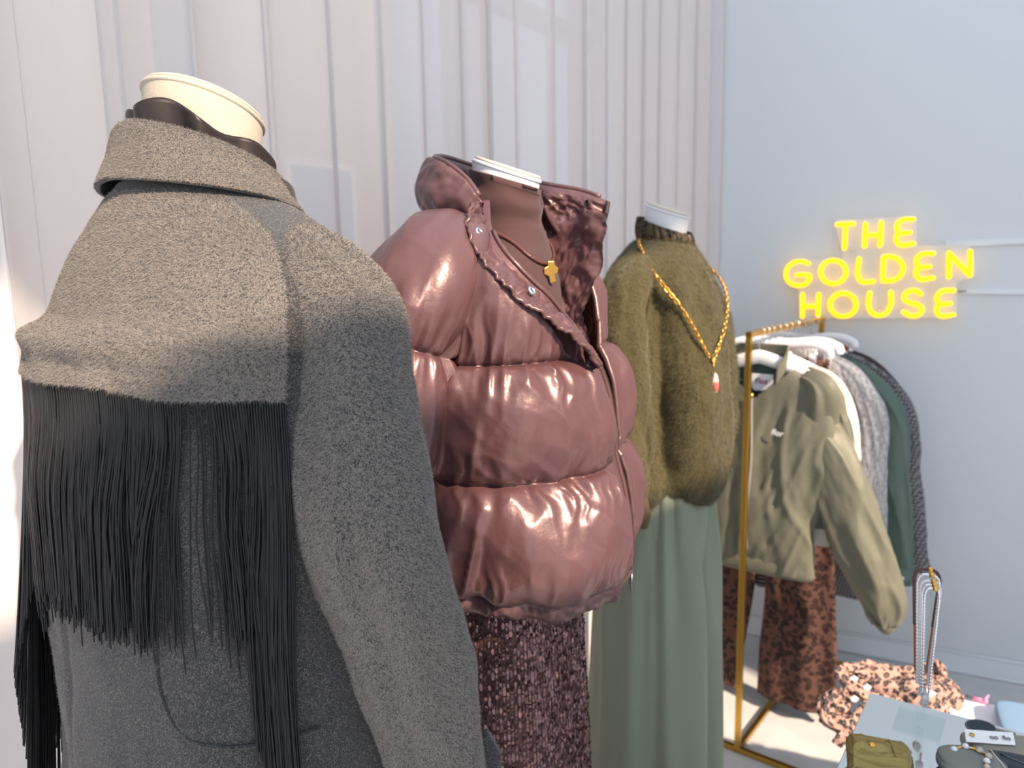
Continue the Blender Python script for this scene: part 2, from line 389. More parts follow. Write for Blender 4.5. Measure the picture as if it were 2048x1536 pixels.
# ------------------------------------------------------------------ the setting
ZUP = np.array([0, 0, 1.])
CORN = np.array([.829, 3.207, 0.]); WD = az(115.7); WN = az(205.7); CDIR = az(37.06); CN = az(127.06)
# floor
struct(box('floor', (0.6, 1.2, -.05), (5.2, 0, 0), (0, 5.0, 0), (0, 0, .05), M['floor']))
# back wall with neon sign
wl = 4.2
struct(box('wall_back', CORN + WD * (wl / 2 - .35) - WN * .06 + ZUP * 1.7, WD * (wl / 2 + .0), WN * .06, ZUP * 1.7, M['wall']))
bb = struct(box('baseboard_back', CORN + WD * (wl / 2 - .35) + WN * .006 + ZUP * .045, WD * wl / 2, WN * .006, ZUP * .038, M['trim']))
P = np.array([CORN + WD * (-.3), CORN + WD * 3.8])
# unseen shop front added behind the camera to shape the sunlight through its window
SF = np.array([1.42, -.51, 0.]); SD_ = az(52); SNN = az(142)
fwl = struct(box('sun_block_front', SF + SNN * .1 + ZUP * 5.3, SD_ * 6.4, SNN * .1, ZUP * 1.7, M['wall']))  # added header wall, blocks the high sun above the opening
struct(box('sun_block_right', SF + SNN * .1 + SD_ * 4.05 + ZUP * 1.8, SD_ * 2.4, SNN * .1, ZUP * 1.8, M['wall']))  # added unseen wall, keeps direct sun off the back wall
struct(box('trim_sill', SF + SNN * .1 + ZUP * .12, SD_ * 4.0, SNN * .1, ZUP * .12, M['trim']))
o = box('sun_block_band', SF + SNN * .1 + SD_ * -2.12 + ZUP * 2.72, SD_ * 1.9, SNN * .04, ZUP * .30, M['frame']); o.parent = fwl  # added band out of view, shades the lower part of the coat
o = box('sun_block_panel', SF + SNN * .1 + SD_ * .04 + ZUP * 1.33, SD_ * .26, SNN * .04, ZUP * 1.33, M['frame']); o.parent = fwl  # added panel out of view, shades the sequin skirt
o = box('sun_block_panel', SF + SNN * .1 + SD_ * .55 + ZUP * 1.425, SD_ * .25, SNN * .04, ZUP * 1.425, M['frame']); o.parent = fwl  # taller added panel, shades the sage trousers
for k_ in (-3.9, -2.4):
    o = box('post', SF + SNN * .1 + SD_ * k_ + ZUP * 1.92, SD_ * .03, SNN * .05, ZUP * 1.68, M['frame']); o.parent = fwl  # unseen posts added to break up the sun
for i, (z, r) in enumerate(((.085, .006), (.006, .006))):
    o = tube('moulding', P + WN * .009 + ZUP * z, r, M['trim'], None, 8); o.parent = bb
# cable ducts on the wall (beside the sign)
for i, (pa, pb, hh, la) in enumerate((((1890, 489), (2120, 478), .011, ''), ((1925, 583), (2120, 585), .009, ''))):
    a = PN(*pa, CORN + WN * .008, WN); b = PN(*pb, CORN + WN * .008, WN); ln = np.linalg.norm(b - a); u = (b - a) / ln
    struct(box('trim_%d' % (i + 1), (a + b) / 2 - WN * .003, u * ln / 2, WN * .0055, np.cross(u, WN) * hh, M['trim'], None, .002))

# window with glass behind the curtain, and the house across the street
OUT = -CN
wf = thing('window_1', CORN - CDIR * 1.9 + OUT * .55, None, None, kind='structure')
wo = CORN + OUT * .55
for t0 in (-.1, .95, 2.0, 3.05, 4.1):
    box('mullion', wo - CDIR * t0 + ZUP * 1.5, CDIR * .035, OUT * .03, ZUP * 1.5, M['frame'], wf)
for z in (.05, 2.6, 2.97):
    box('transom', wo - CDIR * 2.0 + ZUP * z, CDIR * 2.1, OUT * .028, ZUP * .035, M['frame'], wf)
for t0 in (.425, 1.475, 2.525, 3.575):
    box('pane', wo - CDIR * t0 + ZUP * 1.5, CDIR * .49, OUT * .004, ZUP * 1.45, M['glass'], wf)
hb = thing('house', CORN + OUT * 6 - CDIR * 1, 'peach rendered house front across the street behind the sheer curtain', 'house')
ho = CORN + OUT * 6 - CDIR * 1
box('facade', ho + ZUP * 2.5, CDIR * 5, OUT * .1, ZUP * 2.5, M['facade'], hb)
for k in range(5):
    wdw = box('window', ho - OUT * .11 + CDIR * (k * 1.9 - 3.8) + ZUP * 2.1, CDIR * .5, OUT * .03, ZUP * .8, M['frame'], hb)
    box('pane', ho - OUT * .145 + CDIR * (k * 1.9 - 3.8) + ZUP * 2.1, CDIR * .43, OUT * .008, ZUP * .73, M['mirror'], wdw)

# sheer curtain: one pleated cloth from the corner towards the camera
L = 4.3; nu_, nv_ = 1500, 36
s = np.linspace(0, L, nu_); zz = np.linspace(3.4, .012, nv_)
SS, ZZ = np.meshgrid(s, zz)
ph = s * 2 * np.pi / .135 + 2.4 * noise(s * 2.1, 0, 3) + 1.0 * noise(s * 4.3, 0, 4)
amp = .046 * (1 + .45 * noise(s * 3.0, 1.5, 5))
sway = .25 * noise(SS * 4, ZZ * .45, 8)
w1 = np.sin(ph[None] + sway); prof = np.sign(w1) * np.abs(w1) ** .9
off = amp[None] * prof * (.82 + .18 * ZZ / 3) + .005 * np.sin(2.3 * ph[None] + 1.1 + sway * 2) + .016 * noise(SS * 1.6, ZZ * .5, 9)
lat = .015 * np.sin(2 * ph[None])
V = CORN - CDIR * (SS + lat)[..., None] + CN * (off + .02)[..., None] + ZUP * ZZ[..., None]
cur = grid('sheer_curtain', V, M['voile'])
tag(cur, 'white sheer pleated floor-length curtain along the window behind the dress forms', 'curtain')

# ------------------------------------------------------------------ dress forms
def dress_form(ax, facing, zt, label, nr=.058, tilt=20, capmat='linen', lean=0):
    base = np.array([ax[0], ax[1], 0.]); th = thing('dress_form', base, label, 'mannequin', None)
    f = az(facing); r = az(facing + 90)
    lathe('stand_base', base, [(.001, 0), (.15, 0), (.15, .008), (.02, .016), (.001, .016)], M['chrome'], th, 40)
    tube('pole', np.array([base + ZUP * .01, base + ZUP * (zt - .85)]), .012, M['chrome'], th, 12)
    B = Body(ax, facing, [(zt - .90, .120, .085, .09, 0, 0, 2), (zt - .80, .150, .10, .11, 0, 0, 2), (zt - .70, .150, .095, .10, 0, 0, 2), (zt - .50, .118, .085, .08, 0, 0, 2.1), (zt - .32, .145, .115, .09, 0, .01, 2.1),
        (zt - .20, .150, .09, .085, 0, 0, 2.1), (zt - .15, .14, .07, .075, 0, 0, 2), (zt - .12, .09, .062, .066, 0, 0, 2), (zt - .09, nr, nr, nr, 0, .004, 2)])
    ph = np.linspace(0, 2 * np.pi, 64, endpoint=False); z = np.linspace(zt - .09, zt - .90, 70)
    grid('torso', B.at(ph[None, :], z[:, None]), M['linen'], th, cu=True, cap=True)
    # neck with slanted top
    tt = math.tan(math.radians(tilt)); h = np.linspace(0, 1, 16)
    rr = nr * spl([0, .35, .8, 1], [1.0, .97, .99, 1.0], h)
    top = base + ZUP * zt + f * .012
    def ring(rad, hh): # hh 0 bottom..1 top
        zc = (zt - .10) + hh * .10
        return lambda p: np.stack([base[0] + rad * (np.cos(p) * f[0] + np.sin(p) * r[0]) + .012 * hh * f[0], base[1] + rad * (np.cos(p) * f[1] + np.sin(p) * r[1]) + .012 * hh * f[1], zc - rad * np.cos(p) * tt * hh], -1)
    V = np.stack([ring(rr[i], h[i])(ph) for i in range(16)])[::-1]
    grid('neck', V, M[capmat], th, cu=True)
    nrm = np.array([f[0] * math.sin(math.radians(tilt)), f[1] * math.sin(math.radians(tilt)), math.cos(math.radians(tilt))])
    def disc(name, h0, h1, rad, m):
        prof = [(.001, h0), (rad - .003, h0), (rad, h0 + .002), (rad, h1 - .002), (rad - .003, h1), (.001, h1)]
        e1 = f * math.cos(math.radians(tilt)) - ZUP * math.sin(math.radians(tilt)); e2 = r
        pr = np.array(prof)[::-1]; e1s = 1 / math.cos(math.radians(tilt))
        V = top + pr[:, 1][:, None, None] * nrm + pr[:, 0][:, None, None] * (np.cos(ph)[None, :, None] * e1 * e1s + np.sin(ph)[None, :, None] * e2)
        return grid(name, V, m, th, cu=True, cap=True)
    disc('neck_rim', -.001, .006, nr + .002, M['cap'] if capmat != 'linen' else M['linen'])
    disc('neck_cap', .006, .011, nr - .001, M['capwood'])
    return th

def nap(name, V, n, length, width, m, parent, cu=False, lift=.45, down=.5, seed=1, segs=1, curl=.6, flipn=1, mask=None):
    """short fibres standing on a grid surface V, one joined part"""
    g = np.random.default_rng(seed); nv, nu = V.shape[:2]
    N = normals(V, cu) * flipn
    area = np.linalg.norm(np.cross(V[1:, 1:] - V[:-1, :-1], V[1:, :-1] - V[:-1, 1:]), axis=2).ravel()
    if mask is not None: area = area * mask[:-1, :-1].ravel()
    idx = g.choice(len(area), n, p=area / area.sum()); i = idx // (nu - 1); j = idx % (nu - 1); a = g.random(n)[:, None]; b = g.random(n)[:, None]
    P0 = (V[i, j] * (1 - a) + V[i + 1, j] * a) * (1 - b) + (V[i, j + 1] * (1 - a) + V[i + 1, j + 1] * a) * b
    N0 = N[i, j]
    Rn = g.normal(size=(n, 3)); D = Rn - N0 * (Rn * N0).sum(1, keepdims=True); D /= np.linalg.norm(D, axis=1, keepdims=True)
    D = D * (1 - down) + np.array([0, 0, -1.]) * down; D = D - N0 * (D * N0).sum(1, keepdims=True)
    D /= np.linalg.norm(D, axis=1, keepdims=True) + 1e-9
    Ln = length * g.uniform(.5, 1.3, (n, 1)); W = np.cross(D, N0); W /= np.linalg.norm(W, axis=1, keepdims=True) + 1e-9
    W = W * width / 2
    P0 = P0 - N0 * length * .05
    C = np.cross(D, N0) * curl * g.normal(size=(n, 1))
    if segs == 1:
        P1 = P0 + (D * .9 + N0 * lift + C) * Ln
        Vv = np.stack([P0 - W, P0 + W, P1], 1).reshape(-1, 3); Fa = np.arange(3 * n).reshape(n, 3)
    else:
        Pm = P0 + (D * .45 + N0 * lift * .75 + C * .1) * Ln; P1 = P0 + (D + N0 * lift + C) * Ln
        Vv = np.stack([P0 - W, P0 + W, Pm + W * .8, Pm - W * .8, P1], 1).reshape(-1, 3); q = np.arange(n)[:, None] * 5
        o = mesh(name, Vv, [np.hstack([q, q + 1, q + 2, q + 3]), np.hstack([q + 3, q + 2, q + 4])], m, parent); o['kind'] = 'stuff'; return o
    o = mesh(name, Vv, Fa, m, parent); o['kind'] = 'stuff'; return o

# ------------------------------------------------------------------ the grey fringed coat (first dress form)
AX1 = (-.359, .90); FA1 = 37
dress_form(AX1, FA1, 1.79, 'linen dress form wearing the grey fringed wool coat', nr=.064, tilt=20)
coat = thing('fringed_coat', (AX1[0], AX1[1], .45), 'grey melange wool coat with black fringe hanging from its back yoke', 'coat')
CB = Body(AX1, FA1, [(.45, .27, .22, .22, 0, 0, 2.2), (.80, .26, .21, .21, 0, 0, 2.2), (1.10, .235, .195, .185, 0, 0, 2.2), (1.30, .235, .19, .18, 0, 0, 2.3), (1.45, .238, .175, .172, .008, 0, 2.4),
    (1.54, .228, .155, .152, .016, 0, 2.3), (1.60, .212, .13, .134, .02, 0, 2.2), (1.635, .188, .11, .120, .018, 0, 2.15), (1.66, .150, .095, .108, .012, 0, 2.1), (1.685, .118, .08, .098, 0, 0, 2), (1.705, .088, .072, .086, 0, 0, 2)])
nu, nv = 260, 240
ph = np.linspace(0, 2 * np.pi, nu, endpoint=False); z = np.r_[np.linspace(1.705, 1.5, 90), np.linspace(1.497, .45, nv - 90)]
PHI, Z = np.meshgrid(ph, z)
V = CB.at(PHI, Z); N = normals(V, True)
d = .006 * fbm(PHI * 2.0, Z * 5, 21) * sstep(1.68, 1.55, Z) + .010 * np.sin(PHI * 5 + 1.2 * noise(PHI, Z * 3, 5)) * sstep(1.3, .9, Z) 
d += -.0045 * gauss(PHI, math.radians(186), .018) * sstep(1.62, 1.5, Z)            # centre back seam
CV = V + N * d[..., None]
grid('coat_body', CV, M['wool'], coat, cu=True)
nap('wool_nap', CV, 120000, .0045, .00042, M['wool_fibre'], coat, True, seed=3)

# back yoke flap
y0, y1 = math.radians(112), math.radians(292); nuy, nvy = 240, 110
u = np.linspace(0, 1, nuy); v = np.linspace(0, 1, nvy); Uu, Vv_ = np.meshgrid(u, v)
hem = 1.483 + .012 * np.sin(u * np.pi) - .020 * sstep(.75, 1, u) + .002 * np.sin(u * 26)
zt = 1.695; PH = y0 + Uu * (y1 - y0); Zy = zt + (hem[None] - zt) * Vv_
V = CB.at(PH, Zy, .004); N = normals(V)
bulge = gauss(Vv_, .80, .08) * (.013 + .004 * noise(Uu * 9, 0, 4)) + .014 * sstep(.6, 1, Vv_) + .004 * fbm(Uu * 9, Vv_ * 4, 31) * sstep(.2, .8, Vv_) + .006 * np.sin(Uu * 30 + 3 * noise(Uu * 4, 0, 2)) * sstep(.8, 1, Vv_) * sstep(.55, .8, Uu)
bulge *= sstep(0.0, .1, Uu) * .8 + .2; bulge *= 1 - .6 * sstep(.8, 1, Uu); bulge -= .005 * sstep(.18, .05, Vv_)
sgn = 1 if ((V[50, 120] - CB.c) * N[50, 120]).sum() > 0 else -1
YV = V + N * sgn * (bulge + .002)[..., None]
grid('back_yoke', YV, M['wool'], coat, thick=.004)
nap('wool_nap', YV, 150000, .0048, .00045, M['wool_fibre'], coat, seed=5, flipn=sgn)

# fringe: strands from the hem of the yoke
paths = []; rads = []
g = np.random.default_rng(11)
hemrow = YV[-1]
hin = CB.at(PH[-1], Zy[-1], .004)
_hp = hemrow - CAMP; _hx = (_hp @ _R) / (_hp @ _fw); us = int(np.argmin(_hx)) / (nuy - 1)      # silhouette position on the hem
for k in range(1900):
    uu = g.random()
    gap = gauss(uu, .145, .058)
    if g.random() < gap * .93: continue
    p = hemrow[int(uu * (nuy - 1))] * .85 + hin[int(uu * (nuy - 1))] * .15 + ZUP * .006
    phi = y0 + uu * (y1 - y0)
    ln = .235 + .03 * noise(uu * 14, 0, 3) + .012 * g.normal() + .04 * gauss(uu, .5, .12)
    if uu < .07: ln = .30 + .35 * (1 - uu / .07) + .015 * g.normal()
    if uu > us - .01: ln = .24 + .34 * min(1, (uu - us + .01) / .10) * g.uniform(.8, 1.05)
    n = 12; tt = np.linspace(0, 1, n); zz_ = p[2] - ln * tt
    outd = CB.at(phi, np.minimum(zz_, 1.5), .007 + .008 * g.random()) ; start = p
    blend = sstep(0, .55, tt)[:, None] * (1 - .95 * float(sstep(us - .04, us, uu)))
    q = np.array([start[0], start[1], 0]) * (1 - blend) + np.array([1, 1, 0]) * outd * blend
    tang = np.array([math.cos(phi), -math.sin(phi), 0])
    side = CB.r * math.cos(phi) - CB.f * math.sin(phi)
    wv = (.004 * noise(tt * 2.5 + uu * 40, k * .37, 6) + .005 * noise(uu * 25, tt * 1.2, 16))[:, None] * side * sstep(0, .4, tt)[:, None]
    if .06 < uu < .25: wv = wv + side * (.020 * (noise(uu * 30, 2, 9))) * sstep(0, 1, tt)[:, None]
    if uu > us - .02:
        od = start - CB.c; od[2] = 0; od /= np.linalg.norm(od); q = q + od * (.045 * min(1, (uu - us + .02) / .05)) * (tt ** 1.3)[:, None]
    q = q + wv; q[:, 2] = zz_
    paths.append(q); rads.append(.0009)
tubes_mesh('fringe', paths, rads, M['fringe'], coat, 4, 'stuff')

# patch pocket outline (welt seam) on the right hip
pp = []
for (a_, zc) in ((150, 1.26), (150, 1.20), (147, 1.165), (142, 1.145), (135, 1.138), (120, 1.135), (104, 1.135)):
    pp.append([a_, zc])
pp = curve(np.c_[np.array(pp), np.zeros(len(pp))] * np.array([.01, 1, 1]), 60)
PVp = CB.at(np.radians(pp[:, 0] * 100), pp[:, 1], .004)
tube('pocket_edge', PVp, .0022, M['wool'], coat, 8)

# sleeves
def coat_sleeve(side, pts, rad, nm):
    P = curve(np.c_[np.array(pts), np.array(rad)], 200); C = P[:, :3]; R = P[:, 3]
    V = sweepV(C, R, R * .92, 150, ref=CB.f)
    t = np.linspace(0, 1, 200)[:, None]; u = np.linspace(0, 2 * np.pi, 150, endpoint=False)[None]
    N = normals(V, True)
    cc = (V - C[:, None]); s_ = np.sign((cc * N).sum(2)); N = N * s_[..., None]
    d = .007 * sstep(.12, .3, t) * np.sin(3 * u + 5 * t + 2.0 * noise(u * .8, t * 3, 41 + side)) * (.4 + .6 * sstep(.35, .6, t)) + .005 * fbm(u * 1.2, t * 6, 51)
    d += -.010 * gauss(((u - 1.95 - 1.2 * t + np.pi) % (2 * np.pi)) - np.pi, 0, .22) * sstep(.2, .4, t)
    V = V + N * d[..., None]
    o = grid(nm, V, M['wool'], coat, cu=True)
    return V, o
sh = CB.c + CB.r * .20
SP = [CB.c + CB.r * .13 + ZUP * 1.628, CB.c + CB.r * .185 + ZUP * 1.608, PY(702, 640, .765), PY(710, 760, .755), PY(732, 1000, .745), PY(815, 1280, .76), PY(876, 1500, .785), PY(928, 1700, .81)]
SR = [.030, .050, .060, .064, .077, .067, .052, .05]
SV, so = coat_sleeve(1, SP, SR, 'sleeve')
nap('wool_nap', SV, 230000, .0050, .00046, M['wool_fibre'], coat, True, seed=8, flipn=1 if ((SV[100, 0] - SP[4]) @ normals(SV, True)[100, 0]) > 0 else -1)
LP_ = [CB.c - CB.r * .13 + ZUP * 1.628, CB.c - CB.r * .185 + ZUP * 1.605, CB.c - CB.r * .215 + ZUP * 1.50, CB.c - CB.r * .225 + CB.f * .01 + ZUP * 1.3, CB.c - CB.r * .22 + CB.f * .05 + ZUP * 1.12, CB.c - CB.r * .21 + CB.f * .10 + ZUP * .95]
coat_sleeve(-1, LP_, [.03, .047, .06, .07, .062, .05], 'sleeve')
# cuff strap at the wrist
a = PY(962, 1462, .80); b = PY(1003, 1500, .80); c = PY(1003, 1600, .81); d_ = PY(958, 1600, .80)
slab('cuff_strap', [a, PY(975, 1452, .80), b, c, d_], -az(0), .012, M['wool'], coat, .003)

# collar: stand rolled over into a fall
nc, npf = 160, 40
ang = np.radians(np.linspace(38, 322, nc)); tb = np.abs(np.degrees(ang) - 180) / 142  # 0 back .. 1 front ends
frac = np.linspace(0, 1, npf)
roll = 1.768 - .085 * tb ** 1.5
fall = 1.706 - .038 * tb ** 1.3
r_in = .076 + .012 * tb; r_roll = .094 + .012 * tb; r_fall = .118 - .006 * tb
V = np.zeros((npf, nc, 3))
for i, fr in enumerate(frac):
    if fr < .4:
        k = fr / .4; zc = 1.69 + (roll - 1.69) * k - .0; rr = r_in + (r_roll - .010 - r_in) * k
    else:
        k = (fr - .4) / .6; zc = roll + (fall - roll) * k + .012 * np.sin(np.pi * min(k * 2.2, 1)) * (1 - k); rr = r_roll - .010 + (r_fall - r_roll + .010) * (k ** .8)
    rr = rr + .003 * noise(ang * 3, fr * 3, 71)
    sx = 1.10
    V[i] = CB.c + (np.cos(ang) * rr * .95)[:, None] * CB.f + (np.sin(ang) * rr * sx)[:, None] * CB.r + zc[:, None] * ZUP
V[..., :2] += (CB.f * .004)[:2]
grid('collar', V, M['wool'], coat, thick=.006)
nz_ = normals(V); oc = V[30] - CB.c; fl = 1 if (oc[80] @ nz_[30, 80]) > 0 else -1
nap('wool_nap', V[15:], 50000, .0035, .00035, M['wool_fibre'], coat, seed=9, flipn=fl)

# black ruffled blouse at the neck
bl = thing('ruffled_blouse', (AX1[0], AX1[1], 1.5), 'black satin blouse with ruffled high neck inside the grey coat', 'blouse')
ang = np.linspace(0, 2 * np.pi, 200, endpoint=False); fr = np.linspace(0, 1, 30)
A_, Fr = np.meshgrid(ang, fr)
ruf = sstep(.35, 1, Fr) * (.007 * np.sin(A_ * 7 + 1.5 * noise(A_ * 2, 0, 5)))
rr = .071 + .006 * Fr + ruf; zc = 1.64 + Fr * (.112 - .036 * np.cos(A_) + .007 * np.sin(A_ * 5 + 1.3))
V = CB.c + (np.cos(A_) * rr)[..., None] * CB.f + (np.sin(A_) * rr)[..., None] * CB.r + zc[..., None] * ZUP + CB.f * .008
grid('neck_ruffle', V[::-1], M['blouse'], bl, cu=True, thick=.0012)
# front of the blouse
Bb = Body(AX1, FA1, [(1.2, .16, .13, .10, 0, 0, 2), (1.5, .16, .12, .09, 0, 0, 2), (1.6, .12, .085, .08, 0, 0, 2), (1.66, .075, .075, .075, 0, .005, 2)])
grid('blouse_body', Bb.at(np.linspace(0, 2 * np.pi, 60, endpoint=False)[None], np.linspace(1.66, 1.2, 30)[:, None]), M['blouse'], bl, cu=True)
# ------------------------------------------------------------------ the puffer jacket (second dress form)
AX2 = (-.014, 1.30); FA2 = 105
dress_form(AX2, 113, 1.765, 'dress form wearing the shiny brown puffer jacket', nr=.056, tilt=20, capmat='cap')
pj_ = thing('puffer_jacket', (AX2[0], AX2[1], 1.10), 'shiny cocoa brown quilted puffer jacket with open stand collar', 'jacket')
SE = [1.468, 1.292, 1.112]           # horizontal seams
PB = Body(AX2, FA2, [(1.085, .215, .214, .17, 0, 0, 2.3), (1.112, .235, .216, .185, 0, 0, 2.3), (1.20, .245, .212, .195, 0, 0, 2.3), (1.292, .240, .196, .19, 0, 0, 2.3), (1.38, .245, .184, .19, 0, 0, 2.3), (1.468, .238, .160, .18, 0, 0, 2.3),
    (1.56, .225, .140, .165, 0, 0, 2.3), (1.62, .205, .115, .145, 0, 0, 2.2), (1.66, .165, .10, .125, 0, 0, 2.1), (1.695, .11, .085, .10, 0, 0, 2), (1.715, .09, .08, .09, 0, 0, 2)])
def phiR(z): return np.radians(spl([1.08, 1.20, 1.36, 1.45, 1.50, 1.55, 1.60, 1.65, 1.72], [2, 2, 3, 8, 21, 37, 54, 70, 86], z))
def phiL(z): return np.radians(spl([1.08, 1.20, 1.36, 1.45, 1.50, 1.56, 1.62, 1.72], [357, 357, 355, 352, 349, 344, 338, 330], z))
nu, nv = 420, 330
z = np.linspace(1.712, 1.085, nv)[:, None]; u = np.linspace(0, 1, nu)[None]
PHI = phiR(z) + u * (phiL(z) - phiR(z)); Z = np.broadcast_to(z, PHI.shape)
V = PB.at(PHI, Z); N = normals(V); c_ = V - PB.c; sg = 1 if (c_[150, 210, :2] @ N[150, 210, :2]) > 0 else -1; N = N * sg
arc = PHI * .2
ws = lambda s: .004 * noise(arc * 22, s, 3)
edges_ = [1.80] + SE + [1.075]
puff = np.zeros_like(PHI); wr = np.zeros_like(PHI)
edR = sstep(.0, .05, u) ; edL = sstep(1, .95, u)
plk = np.degrees(PHI - phiR(z))             # degrees from the front edge
flat = 1 - (1 - sstep(17, 23, plk)) * .95 - (1 - sstep(5, 14, np.degrees(phiL(z) - PHI))) * .7
flat = np.clip(flat, .1, 1)
for a_, b_ in zip(edges_[:-1], edges_[1:]):
    k = (a_ - Z) / (a_ - b_); ins = (k >= 0) & (k < 1)
    puff += np.where(ins, (np.clip(4 * k * (1 - k), 0, 1)) ** .55, 0) * (.034 if b_ > 1.08 else .010)
g_up = np.zeros_like(PHI)
for s in SE:
    d = Z - s
    am = np.where(d > 0, np.exp(-np.abs(d) / .030), np.exp(-np.abs(d) / .042)) * (1 - np.exp(-np.abs(d) / .006))
    rid = 1 - np.abs(noise(arc * 62 + .9 * noise(arc * 20, d * 30, 5), d * 9 + s * 31, 8)) * 1.7
    wr += am * rid * .0085
    rid2 = 1 - np.abs(noise(arc * 26 + d * 2.0, d * 7 + s * 17, 18)) * 1.6
    wr += np.exp(-np.abs(d) / .055) * rid2 * .006
soft = .010 * fbm(arc * 11, Z * 7, 33, 2) + .0035 * (1 - np.abs(noise(arc * 24 + Z * 16, Z * 12 - arc * 6, 37))) + .0035 * (1 - np.abs(noise(arc * 24 - Z * 20, Z * 10, 39)))
side_ = gauss(np.degrees(PHI), 88, 16) * sstep(1.66, 1.5, Z)            # creases at the underarm
crs = .012 * side_ * (1 - 1.6 * np.abs(noise(arc * 40 + Z * 8, Z * 6, 44)))
disp = puff * flat + (wr + soft * .8) * (.35 + .65 * flat) + crs - .020 * side_
disp *= (.2 + .8 * sstep(1.69, 1.57, Z))
PV = V + N * disp[..., None]
grid('jacket_body', PV, M['nylon'], pj_, thick=.008 * sg)
# hem roll and drawcord edge
# placket stitching: piping along the front edges
def along(col, off_, lo, hi, r, nm, m, out=.003):
    i0 = [i for i in range(nv) if lo <= z[i, 0] <= hi]
    P = np.array([PV[i, col] + N[i, col] * out for i in i0])[::3]
    return tube(nm, P, r, m, pj_, 8)
def colat(zv, deg):   # column at given degrees from the front edge
    i = int(np.argmin(np.abs(z[:, 0] - zv))); return int(np.argmin(np.abs(plk[i] - deg)))
along(0, 0, 1.09, 1.66, .0035, 'edge_piping', M['nylon'], .001)
Pz = np.array([PV[i, 0] + PB.r * -.006 + N[i, 0] * .001 for i in range(nv) if 1.09 <= z[i, 0] <= 1.5])[::3]
tube('zip_tape', Pz, .0045, M['zip'], pj_, 8)
Ps = np.array([PV[i, colat(z[i, 0], 20)] + N[i, colat(z[i, 0], 20)] * .001 for i in range(nv) if 1.095 <= z[i, 0] <= 1.46])[::2]
tube('stitch_piping', curve(Ps[::4], 100), .0030, M['nylon'], pj_, 6)
# bottom binding of the placket and the zip pull
zpb = PV[-3, 0]; tube('bottom_binding', np.array([PV[-2, j] + N[-2, j] * .001 for j in range(0, colat(1.09, 20))]), .004, M['nylon'], pj_, 8)
pb0 = PV[-2, 0] + PB.f * .004 - PB.r * .004
zp = lathe('zip_pull', pb0 - ZUP * .004, [(.001, 0), (.0032, .0), (.0028, -.034), (.001, -.036)], M['steel_dark'], pj_, 10, axis=(0, 0, 1))
box('zip_slider', pb0 + ZUP * .002, PB.r * .004, PB.f * .003, ZUP * .006, M['steel_dark'], pj_)

# sleeves: three baffles
def puff_sleeve(pts, rad, ref):
    P = curve(np.c_[np.array(pts), np.array(rad)], 260); C = P[:, :3]; R = P[:, 3]; nu = 170
    V = sweepV(C, R, R * .95, nu, ref=ref); t = np.linspace(0, 1, 260)[:, None]; u = np.linspace(0, 2 * np.pi, nu, endpoint=False)[None]
    N = normals(V, True); N = N * np.sign(((V - C[:, None]) * N).sum(2))[..., None]
    U = u * .09; d = np.zeros((260, nu)); T = t * .75 + 0 * u
    sm = [-.02, .34, .62, .90, 1.1]
    for a_, b_ in zip(sm[:-1], sm[1:]):
        k = (t - a_) / (b_ - a_); d += np.where((k >= 0) & (k < 1), np.clip(4 * k * (1 - k), 0, 1) ** .55, 0) * .026
    for s in sm[1:-1]:
        q = (t - s) * .75
        rid = 1 - np.abs(noise(U * 60 + 3, q * 10 + s * 9, 12)) * 1.7
        d += np.exp(-np.abs(q) / .035) * (1 - np.exp(-np.abs(q) / .005)) * rid * .008
        d += np.exp(-np.abs(q) / .06) * (1 - np.abs(noise(U * 28, q * 7 + s, 15)) * 1.6) * .005
    d += .008 * fbm(U * 14, T * 7, 61, 2) + .004 * (1 - np.abs(noise(U * 20 + T * 10, T * 12, 67)))
    d *= sstep(0, .06, t)
    return grid('sleeve', V + N * d[..., None], M['nylon'], pj_, cu=True)
c2 = PB.c
puff_sleeve([c2 + PB.r * .12 - PB.f * .02 + ZUP * 1.64, c2 + PB.r * .165 - PB.f * .03 + ZUP * 1.635, c2 + PB.r * .23 - PB.f * .06 + ZUP * 1.57, c2 + PB.r * .262 - PB.f * .09 + ZUP * 1.46, c2 + PB.r * .27 - PB.f * .11 + ZUP * 1.32, c2 + PB.r * .262 - PB.f * .13 + ZUP * 1.18, c2 + PB.r * .25 - PB.f * .14 + ZUP * 1.07],
    [.03, .042, .056, .060, .060, .056, .045], PB.f)
puff_sleeve([c2 - PB.r * .12 + ZUP * 1.64, c2 - PB.r * .165 + ZUP * 1.635, c2 - PB.r * .23 + ZUP * 1.57, c2 - PB.r * .262 + ZUP * 1.46, c2 - PB.r * .27 + ZUP * 1.32, c2 - PB.r * .262 + PB.f * .03 + ZUP * 1.18, c2 - PB.r * .25 + PB.f * .06 + ZUP * 1.05],
    [.03, .042, .056, .060, .060, .056, .045], PB.f)

